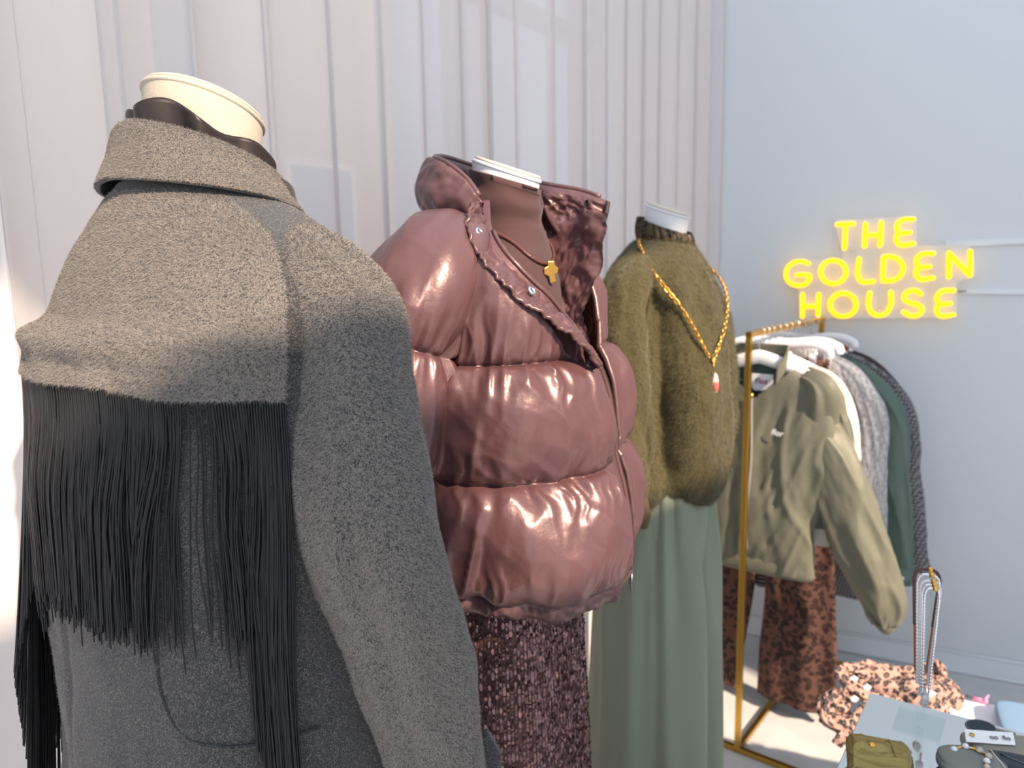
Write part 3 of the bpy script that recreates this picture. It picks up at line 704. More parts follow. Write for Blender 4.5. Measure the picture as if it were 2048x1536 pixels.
# stand collar, lofted between bottom and top edge, thick and puffy
def loft(rows, nu, nv, cat_rows=None):
    rows = [curve(r, nu) for r in rows]; t = np.linspace(0, 1, len(rows))
    return np.stack([spl(t, np.stack([r[j] for r in rows]), np.linspace(0, 1, nv)) for j in range(nu)], 1)
def cyl(deg, r, zc):
    a_ = math.radians(deg + 8); return c2 + PB.f * (math.cos(a_) * r) + PB.r * (math.sin(a_) * r) + ZUP * zc
degs = [82, 95, 115, 150, 180, 215, 250, 285, 305, 322]
base = [cyl(d, r, zc) for d, r, zc in zip(degs, [.108, .112, .115, .112, .108, .108, .112, .122, .132, .138], [1.672, 1.678, 1.684, 1.69, 1.692, 1.69, 1.682, 1.672, 1.660, 1.645])]
top = [cyl(d, r, zc) for d, r, zc in zip([78, 92, 112, 146, 180, 215, 250, 285, 303, 318], [.128, .118, .112, .108, .100, .104, .118, .150, .178, .200], [1.705, 1.742, 1.768, 1.788, 1.796, 1.790, 1.775, 1.755, 1.742, 1.722])]
mid = [(b * .5 + t_ * .5) + (np.array([(b + t_)[0] / 2 - c2[0], (b + t_)[1] / 2 - c2[1], 0]) * .10) for b, t_ in zip(base, top)]
LV = loft([base, mid, top], 200, 60); n0 = normals(LV); s0 = 1 if ((LV[30, 100] - c2) * n0[30, 100])[:2].sum() > 0 else -1; n0 *= s0
tt = np.linspace(0, 1, 60)[:, None]; uu = np.linspace(0, 1, 200)[None]
thk = .016 * np.clip(4 * tt * (1 - tt), 0, 1) ** .5 * (sstep(0, .03, uu) * sstep(1, .97, uu)) + .002
wrk = .004 * fbm(uu * 16, tt * 3, 81, 2) + .004 * np.exp(-np.abs(tt) * 5) * (1 - 1.6 * np.abs(noise(uu * 40, tt * 3, 83))) + .004 * np.exp(-np.abs(1 - tt) * 5) * (1 - 1.6 * np.abs(noise(uu * 36, tt * 3, 84)))
outer = LV + n0 * (thk + wrk)[..., None]
inw = .007 * fbm(uu * 20, tt * 5, 91, 3) + .006 * (1 - 1.5 * np.abs(noise(uu * 22 + tt * 3, tt * 4, 93)))
inner = LV - n0 * (thk * .8 + inw * np.clip(4 * tt * (1 - tt), 0, 1))[..., None]
col_o = grid('collar', np.concatenate([outer, inner[::-1]], 0), M['nylon'], pj_)
e1 = LV[:, -1]; tube('collar_edge', np.vstack([LV[::3, -1] + PB.f * .002]), .0045, M['zip'], pj_, 8)
tube('collar_rim', LV[-1, 4:-4:3] + ZUP * .002, .0042, M['nylon'], pj_, 8)
lathe('snap_socket', LV[46, -10] - n0[46, -10] * .022, [(.001, .0), (.006, .0), (.006, .003), (.003, .004), (.003, .001), (.001, .001)], M['zip'], pj_, 16, axis=-n0[46, -10])

# lapel-like placket facing folded open on the right, with snaps
oe = [(945, 405, 1.12), (936, 470, 1.075), (965, 520, 1.055), (1005, 562, 1.045), (1060, 612, 1.05), (1120, 652, 1.065), (1168, 690, 1.085), (1196, 735, 1.11)]
ie = [(962, 418, 1.19), (985, 470, 1.18), (1015, 510, 1.17), (1050, 548, 1.165), (1090, 590, 1.16), (1125, 630, 1.155), (1165, 680, 1.15), (1200, 735, 1.14)]
ra_ = [PY(*p) for p in oe]; rb_ = [PY(*p) for p in ie]
md = [(a_ + b_) / 2 + np.array([.004, -.006, .004]) for a_, b_ in zip(ra_, rb_)]
FV = loft([ra_, md, rb_], 160, 40); nf = normals(FV); nf *= np.sign((nf[20, 80] @ (CAMP - FV[20, 80])))
uu = np.linspace(0, 1, 160)[None]; tt = np.linspace(0, 1, 40)[:, None]
wv = .0035 * fbm(uu * 26, tt * 5, 101, 3) + .003 * (1 - 1.6 * np.abs(noise(uu * 70, tt * 3, 103))) * np.exp(-tt * 5)
FV = FV + nf * wv[..., None]
grid('placket_facing', FV, M['nylon'], pj_, thick=.004)
tube('facing_edge', FV[0, 2:-2:2] - nf[0, 2:-2:2] * .001, .0032, M['nylon'], pj_, 8)
tube('facing_edge', FV[-1, 2:-2:2], .0036, M['nylon'], pj_, 8)
def snap(p, n_):
    s_ = lathe('snap_button', p, [(.001, 0), (.0072, 0), (.0072, .002), (.0055, .0034), (.0040, .0034), (.0030, .0012), (.001, .0012)], M['snap'], pj_, 24, axis=n_)
    lathe('snap_hole', p + n_ * .0013, [(.0002, 0), (.0026, 0), (.0026, .0006), (.0002, .0006)], M['zip'], s_, 16, axis=n_)
for px, py in ((951, 468), (1057, 589)):
    dd = np.array([[np.linalg.norm(FV[i, j] - CAMP - ray(px, py) * ((FV[i, j] - CAMP) @ _fw)) for j in range(160)] for i in range(40)])
    i, j = np.unravel_index(np.argmin(dd), dd.shape); n_ = nf[i, j] * .8 + np.array([.25, -.3, .1]); snap(FV[i, j] + nf[i, j] * .006, n_ / np.linalg.norm(n_))
# inside of the open left front
li = [[PY(1212, 425, 1.26), PY(1206, 500, 1.24), PY(1190, 570, 1.215), PY(1165, 625, 1.19), PY(1178, 680, 1.165), PY(1200, 730, 1.145)],
      [PY(1150, 430, 1.33), PY(1148, 505, 1.30), PY(1140, 570, 1.27), PY(1135, 620, 1.235), PY(1158, 680, 1.19), PY(1195, 735, 1.155)],
      [PY(1085, 470, 1.37), PY(1090, 530, 1.34), PY(1098, 580, 1.30), PY(1105, 620, 1.26), PY(1140, 680, 1.205), PY(1188, 740, 1.165)]]
IV = loft(li, 90, 50); ni = normals(IV); uu = np.linspace(0, 1, 90)[None]; tt = np.linspace(0, 1, 50)[:, None]
IV = IV + ni * (.006 * fbm(uu * 9, tt * 4, 111, 3))[..., None]
grid('front_lining', IV, M['nylon_in'], pj_)

# turtleneck sweater inside the jacket
tn = thing('turtleneck_sweater', (AX2[0], AX2[1], 1.15), 'brown turtleneck sweater under the shiny puffer jacket', 'sweater')
TB = Body(AX2, FA2, [(1.15, .15, .11, .11, 0, 0, 2), (1.40, .155, .128, .10, 0, 0, 2), (1.50, .155, .120, .10, 0, 0, 2), (1.58, .145, .095, .095, 0, .004, 2), (1.622, .115, .082, .088, 0, .006, 2), (1.645, .082, .074, .078, 0, .008, 2), (1.668, .066, .066, .066, 0, .010, 2)])
ph = np.linspace(0, 2 * np.pi, 120, endpoint=False)[None]; z3 = np.linspace(1.668, 1.15, 110)[:, None]
V = TB.at(ph, z3); grid('sweater_body', V, M['knit'], tn, cu=True)
ph2 = np.linspace(0, 2 * np.pi, 140, endpoint=False)[None]; h = np.linspace(0, 1, 70)[:, None]
zc = 1.655 + h * (.098 - .019 * np.cos(ph2)) + 0 * ph2
rr = .0615 + .004 * np.exp(-h * 6) + .0022 * np.sin(h * 13 + 1.5 * noise(ph2 * 1.5, h, 3)) * sstep(0, .15, h) - .001 * h
cx = c2 + PB.f * .010
V = cx + (np.cos(ph2) * rr)[..., None] * PB.f + (np.sin(ph2) * rr)[..., None] * PB.r + zc[..., None] * ZUP
inn = V[-1:] - np.array([0, 0, .01]) ; inn = cx + (inn - cx) * np.array([.965, .965, 1])
grid('turtleneck', np.concatenate([V, inn])[::-1], M['knit'], tn, cu=True)
# bead necklace with gold pendant
nk = thing('bead_necklace', cx + ZUP * 1.5, 'short brown bead necklace with gold pendant over the turtleneck', 'necklace')
t_ = np.linspace(0, 2 * np.pi, 90, endpoint=False)
zn = 1.668 - .056 * np.exp(-((((t_ - .35 + np.pi) % (2 * np.pi)) - np.pi) / .8) ** 2); bp_ = TB.at(t_, zn, .003)
bm_ = []; 
for k in range(90):
    pass
P = np.vstack([bp_, bp_[:1]]); P = curve(P, 280)
tube('bead_strand', P, .0022 + .0009 * np.abs(np.sin(np.arange(280) * 1.0)), M['bead'], nk, 8, cap=False)
pc = TB.at(.35, 1.600, .006)
pend = [(-.004, .012), (.004, .012), (.005, .007), (.010, .004), (.009, -.002), (.005, -.004), (.007, -.013), (-.001, -.015), (-.003, -.006), (-.009, -.004), (-.009, .004), (-.004, .006)]
pn_ = PB.f * .55 + PB.r * .83; px_ = np.cross(ZUP, pn_)
slab('pendant', [pc + pn_ * .004 + px_ * a_ * 1.3 + ZUP * b_ * 1.3 for a_, b_ in pend], pn_, .003, M['gold'], nk, .0008)

# sequin skirt
sk = thing('sequin_skirt', (AX2[0], AX2[1], .12), 'plum sequin maxi skirt below the puffer jacket', 'skirt')
KB = Body(AX2, FA2, [(.12, .20, .17, .17, 0, 0, 2.2), (.6, .175, .145, .145, 0, 0, 2.2), (.9, .165, .135, .135, 0, 0, 2.2), (1.0, .16, .13, .13, 0, 0, 2.2), (1.13, .145, .115, .115, 0, 0, 2.2), (1.2, .135, .105, .105, 0, 0, 2.2)])
ph = np.linspace(0, 2 * np.pi, 150, endpoint=False); zk = np.linspace(1.2, .12, 140)
PH, ZK = np.meshgrid(ph, zk); V = KB.at(PH, ZK); N = normals(V, True); N *= np.sign(((V - KB.c) * N)[..., :2].sum(2))[..., None]
V = V + N * (.004 * np.sin(PH * 7 + noise(PH, ZK * 4, 2)))[..., None]
grid('skirt_body', V, M['skirt'], sk, cu=True)
def sequins(nm, n, m, seed, rad, tiltamt):
    g = np.random.default_rng(seed); i = g.integers(0, 138, n); i = (i * .62).astype(int); j = g.integers(0, 150, n); p = V[i, j]; nn = N[i, j]
    p = p + ZUP * g.uniform(-.004, .004, (n, 1)) + nn * g.uniform(.001, .005, (n, 1))
    nn = nn + g.normal(size=(n, 3)) * tiltamt; nn /= np.linalg.norm(nn, axis=1, keepdims=True)
    a_ = np.cross(nn, [0, 0, 1.]); a_ /= np.linalg.norm(a_, axis=1, keepdims=True); b_ = np.cross(nn, a_)
    k = np.linspace(0, 2 * np.pi, 6, endpoint=False); r = rad * g.uniform(.7, 1.2, (n, 1, 1))
    vv = p[:, None] + r * (np.cos(k)[None, :, None] * a_[:, None] * .75 + np.sin(k)[None, :, None] * b_[:, None] * 1.5)
    o = mesh(nm, vv.reshape(-1, 3), np.arange(6 * n).reshape(n, 6), m, sk, smooth=False); o['kind'] = 'stuff'
sequins('sequins', 26000, M['sequin'], 5, .0032, .38)
sequins('sequins', 4200, M['sequin2'], 6, .0036, .40)
# ------------------------------------------------------------------ the olive mohair sweater (third dress form)
AX3 = (.371, 1.85); FA3 = 125
dress_form(AX3, FA3, 1.735, 'dress form wearing the fluffy olive sweater and long gold chain', nr=.052, tilt=20, capmat='cap')
sw = thing('mohair_sweater', (AX3[0], AX3[1], 1.05), 'fluffy olive green mohair sweater with ribbed cuffs', 'sweater')
MB_ = Body(AX3, FA3, [(1.055, .165, .135, .13, 0, 0, 2.2), (1.08, .185, .155, .15, 0, 0, 2.2), (1.16, .20, .172, .165, 0, 0, 2.2), (1.30, .20, .172, .16, 0, 0, 2.2), (1.42, .195, .162, .15, 0, 0, 2.2), (1.50, .19, .145, .14, 0, 0, 2.2),
    (1.57, .175, .118, .125, 0, 0, 2.1), (1.61, .145, .098, .11, 0, 0, 2), (1.64, .105, .082, .09, 0, 0, 2), (1.66, .078, .070, .075, 0, 0, 2), (1.668, .066, .062, .066, 0, 0, 2)])
ph = np.linspace(0, 2 * np.pi, 200, endpoint=False); z = np.linspace(1.668, 1.055, 170); PHI, Z = np.meshgrid(ph, z)
V = MB_.at(PHI, Z); N = normals(V, True); N *= np.sign(((V - MB_.c) * N)[..., :2].sum(2))[..., None]
d = (.019 * np.sin(PHI * 6 + 2.2 * noise(PHI * 1.1, Z * 4, 5)) * sstep(1.55, 1.25, Z) + .010 * fbm(PHI * 2.2, Z * 6, 7)) * sstep(1.64, 1.56, Z)
d -= .032 * gauss(np.degrees(PHI), 62, 12) * sstep(1.62, 1.5, Z) * (1 - .4 * sstep(1.3, 1.1, Z))
MV = V + N * d[..., None]
grid('sweater_body', MV, M['mohair'], sw, cu=True)
sgm = 1 if ((MV[80, 0] - MB_.c) @ normals(MV, True)[80, 0]) > 0 else -1
nap('mohair_fluff', MV, 110000, .017, .00045, M['mohair_hair'], sw, True, lift=.38, down=.35, seed=21, segs=2, curl=.6, flipn=sgm)
nap('mohair_fluff', MV, 90000, .013, .0005, M['mohair'], sw, True, lift=.35, down=.35, seed=25, segs=2, curl=.6, flipn=sgm)
def sw_sleeve(pts, rad, seed):
    P = curve(np.c_[np.array(pts), np.array(rad)], 150); C = P[:, :3]; R = P[:, 3]; nu = 110
    V = sweepV(C, R, R, nu, ref=MB_.f); t = np.linspace(0, 1, 150)[:, None]; u = np.linspace(0, 2 * np.pi, nu, endpoint=False)[None]
    N = normals(V, True); s_ = np.sign(((V - C[:, None]) * N).sum(2)); N = N * s_[..., None]
    V = V + N * (.008 * fbm(u * 1.0, t * 5, seed) + .008 * np.sin(u * 2 + t * 4 + 2 * noise(u * .7, t * 4, seed)) * sstep(.1, .3, t))[..., None]
    grid('sleeve', V, M['mohair'], sw, cu=True)
    nap('mohair_fluff', V, 60000, .015, .00045, M['mohair_hair'], sw, True, lift=.38, down=.35, seed=seed, segs=2, curl=.6, flipn=s_[70, 0])
c3 = MB_.c
sp = [c3 + MB_.r * .09 + ZUP * 1.61, c3 + MB_.r * .15 + ZUP * 1.595, PY(1243, 590, 1.66), PY(1243, 720, 1.64), PY(1252, 850, 1.635), PY(1262, 940, 1.645), PY(1274, 990, 1.655)]
sw_sleeve(sp, [.03, .042, .054, .056, .053, .047, .030], 31)
cf = curve([PY(1272, 980, 1.652), PY(1280, 1010, 1.66), PY(1286, 1040, 1.665), PY(1288, 1056, 1.667)], 24)
cfr = spl([0, .25, .7, 1], [.022, .021, .019, .008], np.linspace(0, 1, 24)); V = sweepV(cf, cfr, cfr * .8, 48, ref=MB_.f)
V = V + normals(V, True) * (.0008 * np.sin(np.linspace(0, 2 * np.pi, 48, endpoint=False) * 16))[None, :, None]
grid('cuff', V, M['cuff'], sw, cu=True, cap=True)
sl = [c3 - MB_.r * .09 + ZUP * 1.61, c3 - MB_.r * .15 + ZUP * 1.595, c3 - MB_.r * .205 + ZUP * 1.50, c3 - MB_.r * .215 + ZUP * 1.35, c3 - MB_.r * .215 + MB_.f * .03 + ZUP * 1.2, c3 - MB_.r * .21 + MB_.f * .05 + ZUP * 1.1]
sw_sleeve(sl, [.03, .042, .054, .056, .05, .035], 41)
# leopard silk neck
sc = thing('neck_scarf', c3 + ZUP * 1.64, 'dark leopard print silk neck gathered above the olive sweater', 'scarf')
A_, Fr = np.meshgrid(np.linspace(0, 2 * np.pi, 160, endpoint=False), np.linspace(0, 1, 30))
rr = .063 + .006 * np.sin(np.pi * Fr) + (.0022 * np.sin(A_ * 22 + 2 * noise(A_ * 3, Fr * 2, 3)) + .001 * np.sin(A_ * 41)) * (.4 + Fr)
zc = 1.650 + Fr * (.055 - .012 * np.cos(A_)) - .012 * np.cos(A_)
V = c3 + MB_.f * .006 + (np.cos(A_) * rr)[..., None] * MB_.f + (np.sin(A_) * rr)[..., None] * MB_.r + zc[..., None] * ZUP
grid('gathered_neck', V[::-1], M['leo_scarf'], sc, cu=True, thick=.001)
# long gold chain
ch = thing('chain_necklace', c3 + ZUP * 1.45, 'long gold chain with coral pendant on the olive sweater', 'necklace')
def chain_path(sgn):
    q = np.linspace(0, 1, 90); deg = spl([0, .2, .6, 1], [108, 86, 52, 27] if sgn > 0 else [-108, -80, -20, 21], q); zz_ = spl([0, .2, .6, 1], [1.668, 1.638, 1.545, 1.405], q)
    return MB_.at(np.radians(deg), zz_, .013)
lv = []; lf = []; off = 0
for sgn in (1, -1):
    C = curve(chain_path(sgn), 44); T, Nn, Bn = frames(C)
    for k in range(44):
        if k % 11 == 6: continue
        a_ = Nn[k] if k % 2 else Bn[k]
        tt = np.linspace(0, 2 * np.pi, 12); rp = C[k] + np.cos(tt)[:, None] * T[k] * .0080 + np.sin(tt)[:, None] * a_ * .0042
        v = sweepV(rp, .0015, None, 5); lv.append(v.reshape(-1, 3)); lf.append(gfaces(12, 5, True, False, off)); off += 60
    for k in range(6, 44, 11):
        lathe('bar_bead', C[k] - T[k] * .009, [(.001, 0), (.0030, .001), (.0036, .009), (.0030, .017), (.001, .018)], M['gold'], ch, 12, axis=T[k])
mesh('chain_links', np.vstack(lv), np.vstack(lf), M['gold'], ch)['kind'] = 'stuff'
pe = MB_.at(math.radians(24), 1.402, .018)
for k, (dx, dz) in enumerate(((0, 0), (.006, -.003), (-.006, -.003), (0, -.008))):
    lathe('gold_bead', pe + MB_.r * dx + ZUP * (dz - .004), [(.0005, -.004), (.0035, -.002), (.0042, 0), (.0035, .002), (.0005, .004)], M['gold'], ch, 12)
tube('drop_chain', np.array([pe - ZUP * .010, pe - ZUP * .034 + MB_.f * .003]), .0014, M['gold'], ch, 6)
pd = pe - ZUP * .058 + MB_.f * .004
lathe('pendant', pd, [(.0005, -.025), (.006, -.022), (.0085, -.010), (.008, .006), (.005, .018), (.0005, .024)], M['shell'], ch, 20)
lathe('coral_inlay', pd - ZUP * .006 + MB_.f * .0022 + MB_.r * .002, [(.0005, -.015), (.0055, -.012), (.0075, -.003), (.006, .009), (.0005, .016)], M['coral'], ch, 16)
# sage trousers
tr = thing('wide_trousers', (AX3[0], AX3[1], .03), 'sage green wide-leg trousers below the olive sweater', 'trousers')
for sd_, off_ in ((1, .068), (-1, -.068)):
    LB = Body((c3 + MB_.r * off_)[:2], FA3, [(.03, .125, .165, .165, 0, 0, 2.1), (.5, .115, .15, .15, 0, 0, 2.1), (.8, .105, .138, .14, 0, 0, 2.1), (.95, .098, .125, .135, 0, 0, 2.1), (1.12, .088, .108, .118, 0, 0, 2.1), (1.18, .085, .10, .11, 0, 0, 2)])
    ph = np.linspace(0, 2 * np.pi, 180, endpoint=False); z = np.linspace(1.18, .03, 150); PHI, Z = np.meshgrid(ph, z)
    V = LB.at(PHI, Z); N = normals(V, True); N *= np.sign(((V - LB.c) * N)[..., :2].sum(2))[..., None]
    pd_ = np.degrees(PHI)
    d = .014 * np.exp(-np.abs(((pd_ - 8 + 180) % 360) - 180) / 7) * sstep(1.15, 1.05, Z) * (.35 + .65 * sstep(.6, 1.0, Z))     # pressed crease
    d += .010 * np.sin(PHI * 4 + sd_ + 1.6 * noise(PHI * 1.2, Z * 2, 9)) * sstep(1.1, .7, Z) + .006 * np.sin(PHI * 9 + 2 * noise(PHI, Z * 1.5, 19)) * sstep(1.1, .8, Z)
    d -= .016 * gauss(pd_, 36 + 14 * (1.15 - Z), 8) * sstep(.75, 1.05, Z) + .012 * gauss(pd_, 62, 7) 
    leg = grid('trouser_leg', V + N * d[..., None], M['sage'], tr, cu=True)
tube('waistband', np.vstack([Body(AX3, FA3, [(1.1, .15, .105, .115, 0, 0, 2.1), (1.3, .15, .105, .115, 0, 0, 2.1)]).at(np.linspace(0, 2 * np.pi, 61), np.full(61, 1.18))]), .018, M['sage'], tr, 8, rb=.006, cap=False, ref=(0, 0, 1))

HB = Body(AX3, FA3, [(.84, .145, .112, .122, 0, 0, 2.2), (1.0, .158, .118, .128, 0, 0, 2.2), (1.19, .150, .104, .112, 0, 0, 2.1)])
grid('hip_panel', HB.at(np.linspace(0, 2 * np.pi, 90, endpoint=False)[None], np.linspace(1.19, .84, 30)[:, None]), M['sage'], tr, cu=True)
# ------------------------------------------------------------------ clothing rack
RB0 = PZ(1475, 1503, 0); RB1 = np.array([1.205, 2.905, 0.]); RT = 1.405
RDIR = (RB1 - RB0) / np.linalg.norm(RB1 - RB0); HD = np.cross(RDIR, ZUP); RL = np.linalg.norm(RB1 - RB0)   # HD: hanger direction (to the right)
rack = thing('clothes_rack', (RB0 + RB1) / 2, 'brass square-tube clothes rack in front of the back wall', 'rack')
def bar(nm, a, b, h, m, par):
    a = np.asarray(a, float); b = np.asarray(b, float); d = b - a; l = np.linalg.norm(d); u = d / l
    s = np.cross(u, ZUP) if abs(u[2]) < .9 else RDIR; s = s / np.linalg.norm(s); t = np.cross(u, s)
    return box(nm, (a + b) / 2, u * l / 2, s * h, t * h, m, par, .0015)
hb_ = .009
for q in (RB0, RB1): bar('post', q + ZUP * .0, q + ZUP * RT, hb_, M['brass'], rack)
bar('rail', RB0 + ZUP * (RT - hb_) - RDIR * hb_, RB1 + ZUP * (RT - hb_) + RDIR * hb_, hb_, M['brass'], rack)
bar('base_bar', RB0 + ZUP * hb_, RB1 + ZUP * hb_, hb_, M['brass'], rack)
for q in (RB0, RB1): bar('foot', q + ZUP * hb_ - HD * .19 * (0.4 if q is RB0 else 1), q + ZUP * hb_ + HD * (.40 if q is RB0 else .19), hb_, M['brass'], rack)
def rail_t(px):
    best = 0; bd = 1e9
    for t in np.linspace(0, RL, 400):
        p = RB0 + RDIR * t + ZUP * RT - CAMP; w_ = p @ _fw; x = 1024 + F * (p @ _R) / w_
        if abs(x - px) < bd: bd = abs(x - px); best = t
    return best
slots = [rail_t(x) for x in (1508, 1528, 1540, 1553, 1566, 1577, 1590, 1603, 1617, 1630)]
slots[0] = .092; slots[1] = .138; slots[2] = .185

def hook(par, p, apex):
    a = np.linspace(-.35 * np.pi, 1.12 * np.pi, 22); r = .0155; cz = RT + .0035 - r + .004
    P = [p + HD * (math.cos(k) * r) + ZUP * (cz + math.sin(k) * r) for k in a[::-1]]
    P += [p + HD * .004 + ZUP * (cz - r * 1.35), p + ZUP * (cz - r * 1.9), p + ZUP * apex]
    tube('hook', curve(np.array(P), 40), .0016, M['wirehook'], par, 8)
def shoulder_hanger(t, label, grp=None, drop=.075, w=.205, yaw=0):
    p = RB0 + RDIR * t; ap = RT - .068; d = HD * math.cos(yaw) + RDIR * math.sin(yaw); n = np.cross(d, ZUP)
    th = thing('shoulder_hanger', p + ZUP * (ap - .1), label, 'hanger', grp)
    hook(th, p, ap + .005)
    q = np.linspace(-1, 1, 61); zc = ap - .018 - drop * (np.abs(q) ** 1.25); C = p + (d * 1)[None] * (q * w)[:, None] + ZUP * zc[:, None] - n[None] * (.022 * q ** 2)[:, None]
    hh = .022 - .010 * np.abs(q) ** 2; tube('hanger_arm', C, hh, M['hanger'], th, 14, rb=np.full(61, .009), ref=(0, 0, 1))
    return th, ap
def clip_hanger(t, label, grp=None, w=.175):
    p = RB0 + RDIR * t; ap = RT - .062
    th = thing('clip_hanger', p + ZUP * (ap - .03), label, 'hanger', grp); hook(th, p, ap + .005)
    C = [p - HD * w + ZUP * (ap - .030), p - HD * (w - .006) + ZUP * (ap - .012), p - HD * (w - .02) + ZUP * (ap - .004), p + ZUP * ap, p + HD * (w - .02) + ZUP * (ap - .004), p + HD * (w - .006) + ZUP * (ap - .012), p + HD * w + ZUP * (ap - .030)]
    tube('hanger_bar', curve(np.array(C), 60), .013, M['hanger'], th, 12, rb=.006, ref=(0, 0, 1))
    for s_ in (-1, 1):
        c = p + HD * s_ * (w - .055) + ZUP * (ap - .036)
        box('clip', c, HD * .012, RDIR * .008, ZUP * .020, M['chrome'], th, .002)
        tube('clip_spring', np.array([c + ZUP * .012 - HD * .014, c + ZUP * .012 + HD * .014]), .006, M['chrome'], th, 10)
    return th, ap

def hung(name, t, label, cat, m, ap, w=.215, length=.70, thick=.035, drop=.075, neck=.07, flare=0., sleeves=None, folds=.006, seed=1, hemw=None, nfold=9, bk=1.):
    """garment hanging from a shoulder hanger: closed flattened body"""
    p = RB0 + RDIR * t; th = thing(name, p + ZUP * (ap - .03 - length), label, cat)
    z0 = ap - .012
    fa = math.degrees(math.atan2(-RDIR[0], -RDIR[1]))
    B = Body(p[:2], fa, [(z0 - length, (hemw or w) + flare, thick * .9, thick * .9, 0, 0, 2.2), (z0 - length * .9, (hemw or w + flare), thick * 1.15, thick * 1.15, 0, 0, 2.2), (z0 - length * .5, w + flare * .5, thick * 1.2, thick * 1.1, 0, 0, 2.2), (z0 - drop - .07, w, thick, thick, 0, 0, 2.3), (z0 - drop, w * .96, thick * .85, thick * .85, 0, 0, 2.2),
        (z0 - drop * .55, w * .62, thick * .8, thick * .8, 0, 0, 2.1), (z0 - drop * .22, neck * 1.15, thick * .85, thick * .85, 0, 0, 2), (z0 + .004, neck, thick * .9, thick * .9, 0, 0, 2)])
    B.t[:, 2] *= bk
    ph = np.linspace(0, 2 * np.pi, 160, endpoint=False); z = np.r_[np.linspace(z0 + .004, z0 - drop - .08, 50), np.linspace(z0 - drop - .09, z0 - length, 60)]
    PHI, Z = np.meshgrid(ph, z); V = B.at(PHI, Z); N = normals(V, True); N *= np.sign(((V - B.c) * N)[..., :2].sum(2))[..., None]
    x = ((V - B.c) @ HD)
    d = folds * (.5 * np.sin(x * nfold * 6 + 2 * noise(x * 9, Z * 2, seed)) + 1.5 * (.5 - np.abs(noise(x * 17 + 1.3 * noise(Z * 3, x * 5, seed + 9), Z * 1.6 + x * 3, seed + 1))) + 1.0 * (.5 - np.abs(noise(x * 30 - Z * 12, Z * 6 + x * 8, seed + 5))) + .3 * fbm(x * 14, Z * 6, seed + 3)) * sstep(z0 - drop * .5, z0 - drop - .15, Z)
    V = V + N * d[..., None]
    return th, B, V, N, z0
def hung_sleeve(th, pts, rad, m, seed=3, flat=.8, wr=.006, nm='sleeve'):
    P = curve(np.c_[np.array(pts), np.array(rad)], 120); C = P[:, :3]; R = P[:, 3]; V = sweepV(C, R, R * flat, 90, ref=HD)
    t = np.linspace(0, 1, 120)[:, None]; u = np.linspace(0, 2 * np.pi, 90, endpoint=False)[None]; N = normals(V, True); N *= np.sign(((V - C[:, None]) * N).sum(2))[..., None]
    V = V + N * (wr * .7 * np.sin(u * 3 + 3 * t + 2 * noise(u * .9, t * 3, seed)) * sstep(.1, .3, t) + wr * 1.6 * (.5 - np.abs(noise(u * 1.7 + t * 3, t * 3.5 - u * .4, seed + 2))) + wr * (.5 - np.abs(noise(u * 2.6 - t * 4, t * 9, seed + 4))) * sstep(.5, .95, t) + wr * .4 * fbm(u * 1.3, t * 5, seed + 7))[..., None]
    return grid(nm, V, m, th, cu=True, cap=True)

# 1 khaki bomber, in front
hg, ap = shoulder_hanger(slots[0], 'white shoulder hanger carrying the open-neck khaki bomber jacket')
kb, B, V, N, z0 = hung('bomber_jacket', slots[0], 'khaki nylon bomber jacket with silver front zip and puffed sleeves', 'jacket', M['khaki'], ap, w=.225, length=.70, thick=.036, drop=.10, neck=.075, folds=.008, seed=5, hemw=.19, bk=.6)
nv, nuu = V.shape[:2]
# cut the neck opening in front: keep only faces outside the V notch
PHc = np.linspace(0, 360, nuu, endpoint=False); dphi = ((PHc + 180) % 360) - 180
fc = gfaces(nv, nuu, True); zc_ = V.reshape(-1, 3)[fc].mean(1); xr = (zc_ - B.c) @ HD; fr_ = (zc_ - B.c) @ (-RDIR)
keep = ~((fr_ > 0) & (zc_[:, 2] > z0 - .135 + .85 * np.abs(xr)))
mesh('jacket_body', V.reshape(-1, 3), fc[keep], M['khaki'], kb)
# lining at the back of the neck
Vb = V.copy() - 0; lin = Body(B.c[:2], math.degrees(math.atan2(-RDIR[0], -RDIR[1])), [(z0 - .30, .17, .001, .019, 0, 0, 2.2), (z0 - .10, .15, .001, .018, 0, 0, 2.2), (z0, .065, .001, .018, 0, 0, 2)])
grid('back_lining', lin.at(np.linspace(np.pi * .5, np.pi * 1.5, 40)[None], np.linspace(z0, z0 - .3, 30)[:, None], -.004), M['khaki_in'], kb)
FR = -RDIR
def onf(x, z, out=.004):   # point on the bomber front at lateral x
    pz = spl(B.z, B.t, np.array(z)); a_, b_ = pz[0], pz[1]; n_ = pz[5]
    return B.c + HD * x + FR * (b_ * max(0, 1 - abs(x / a_) ** n_) ** (1 / n_) + out) + ZUP * z
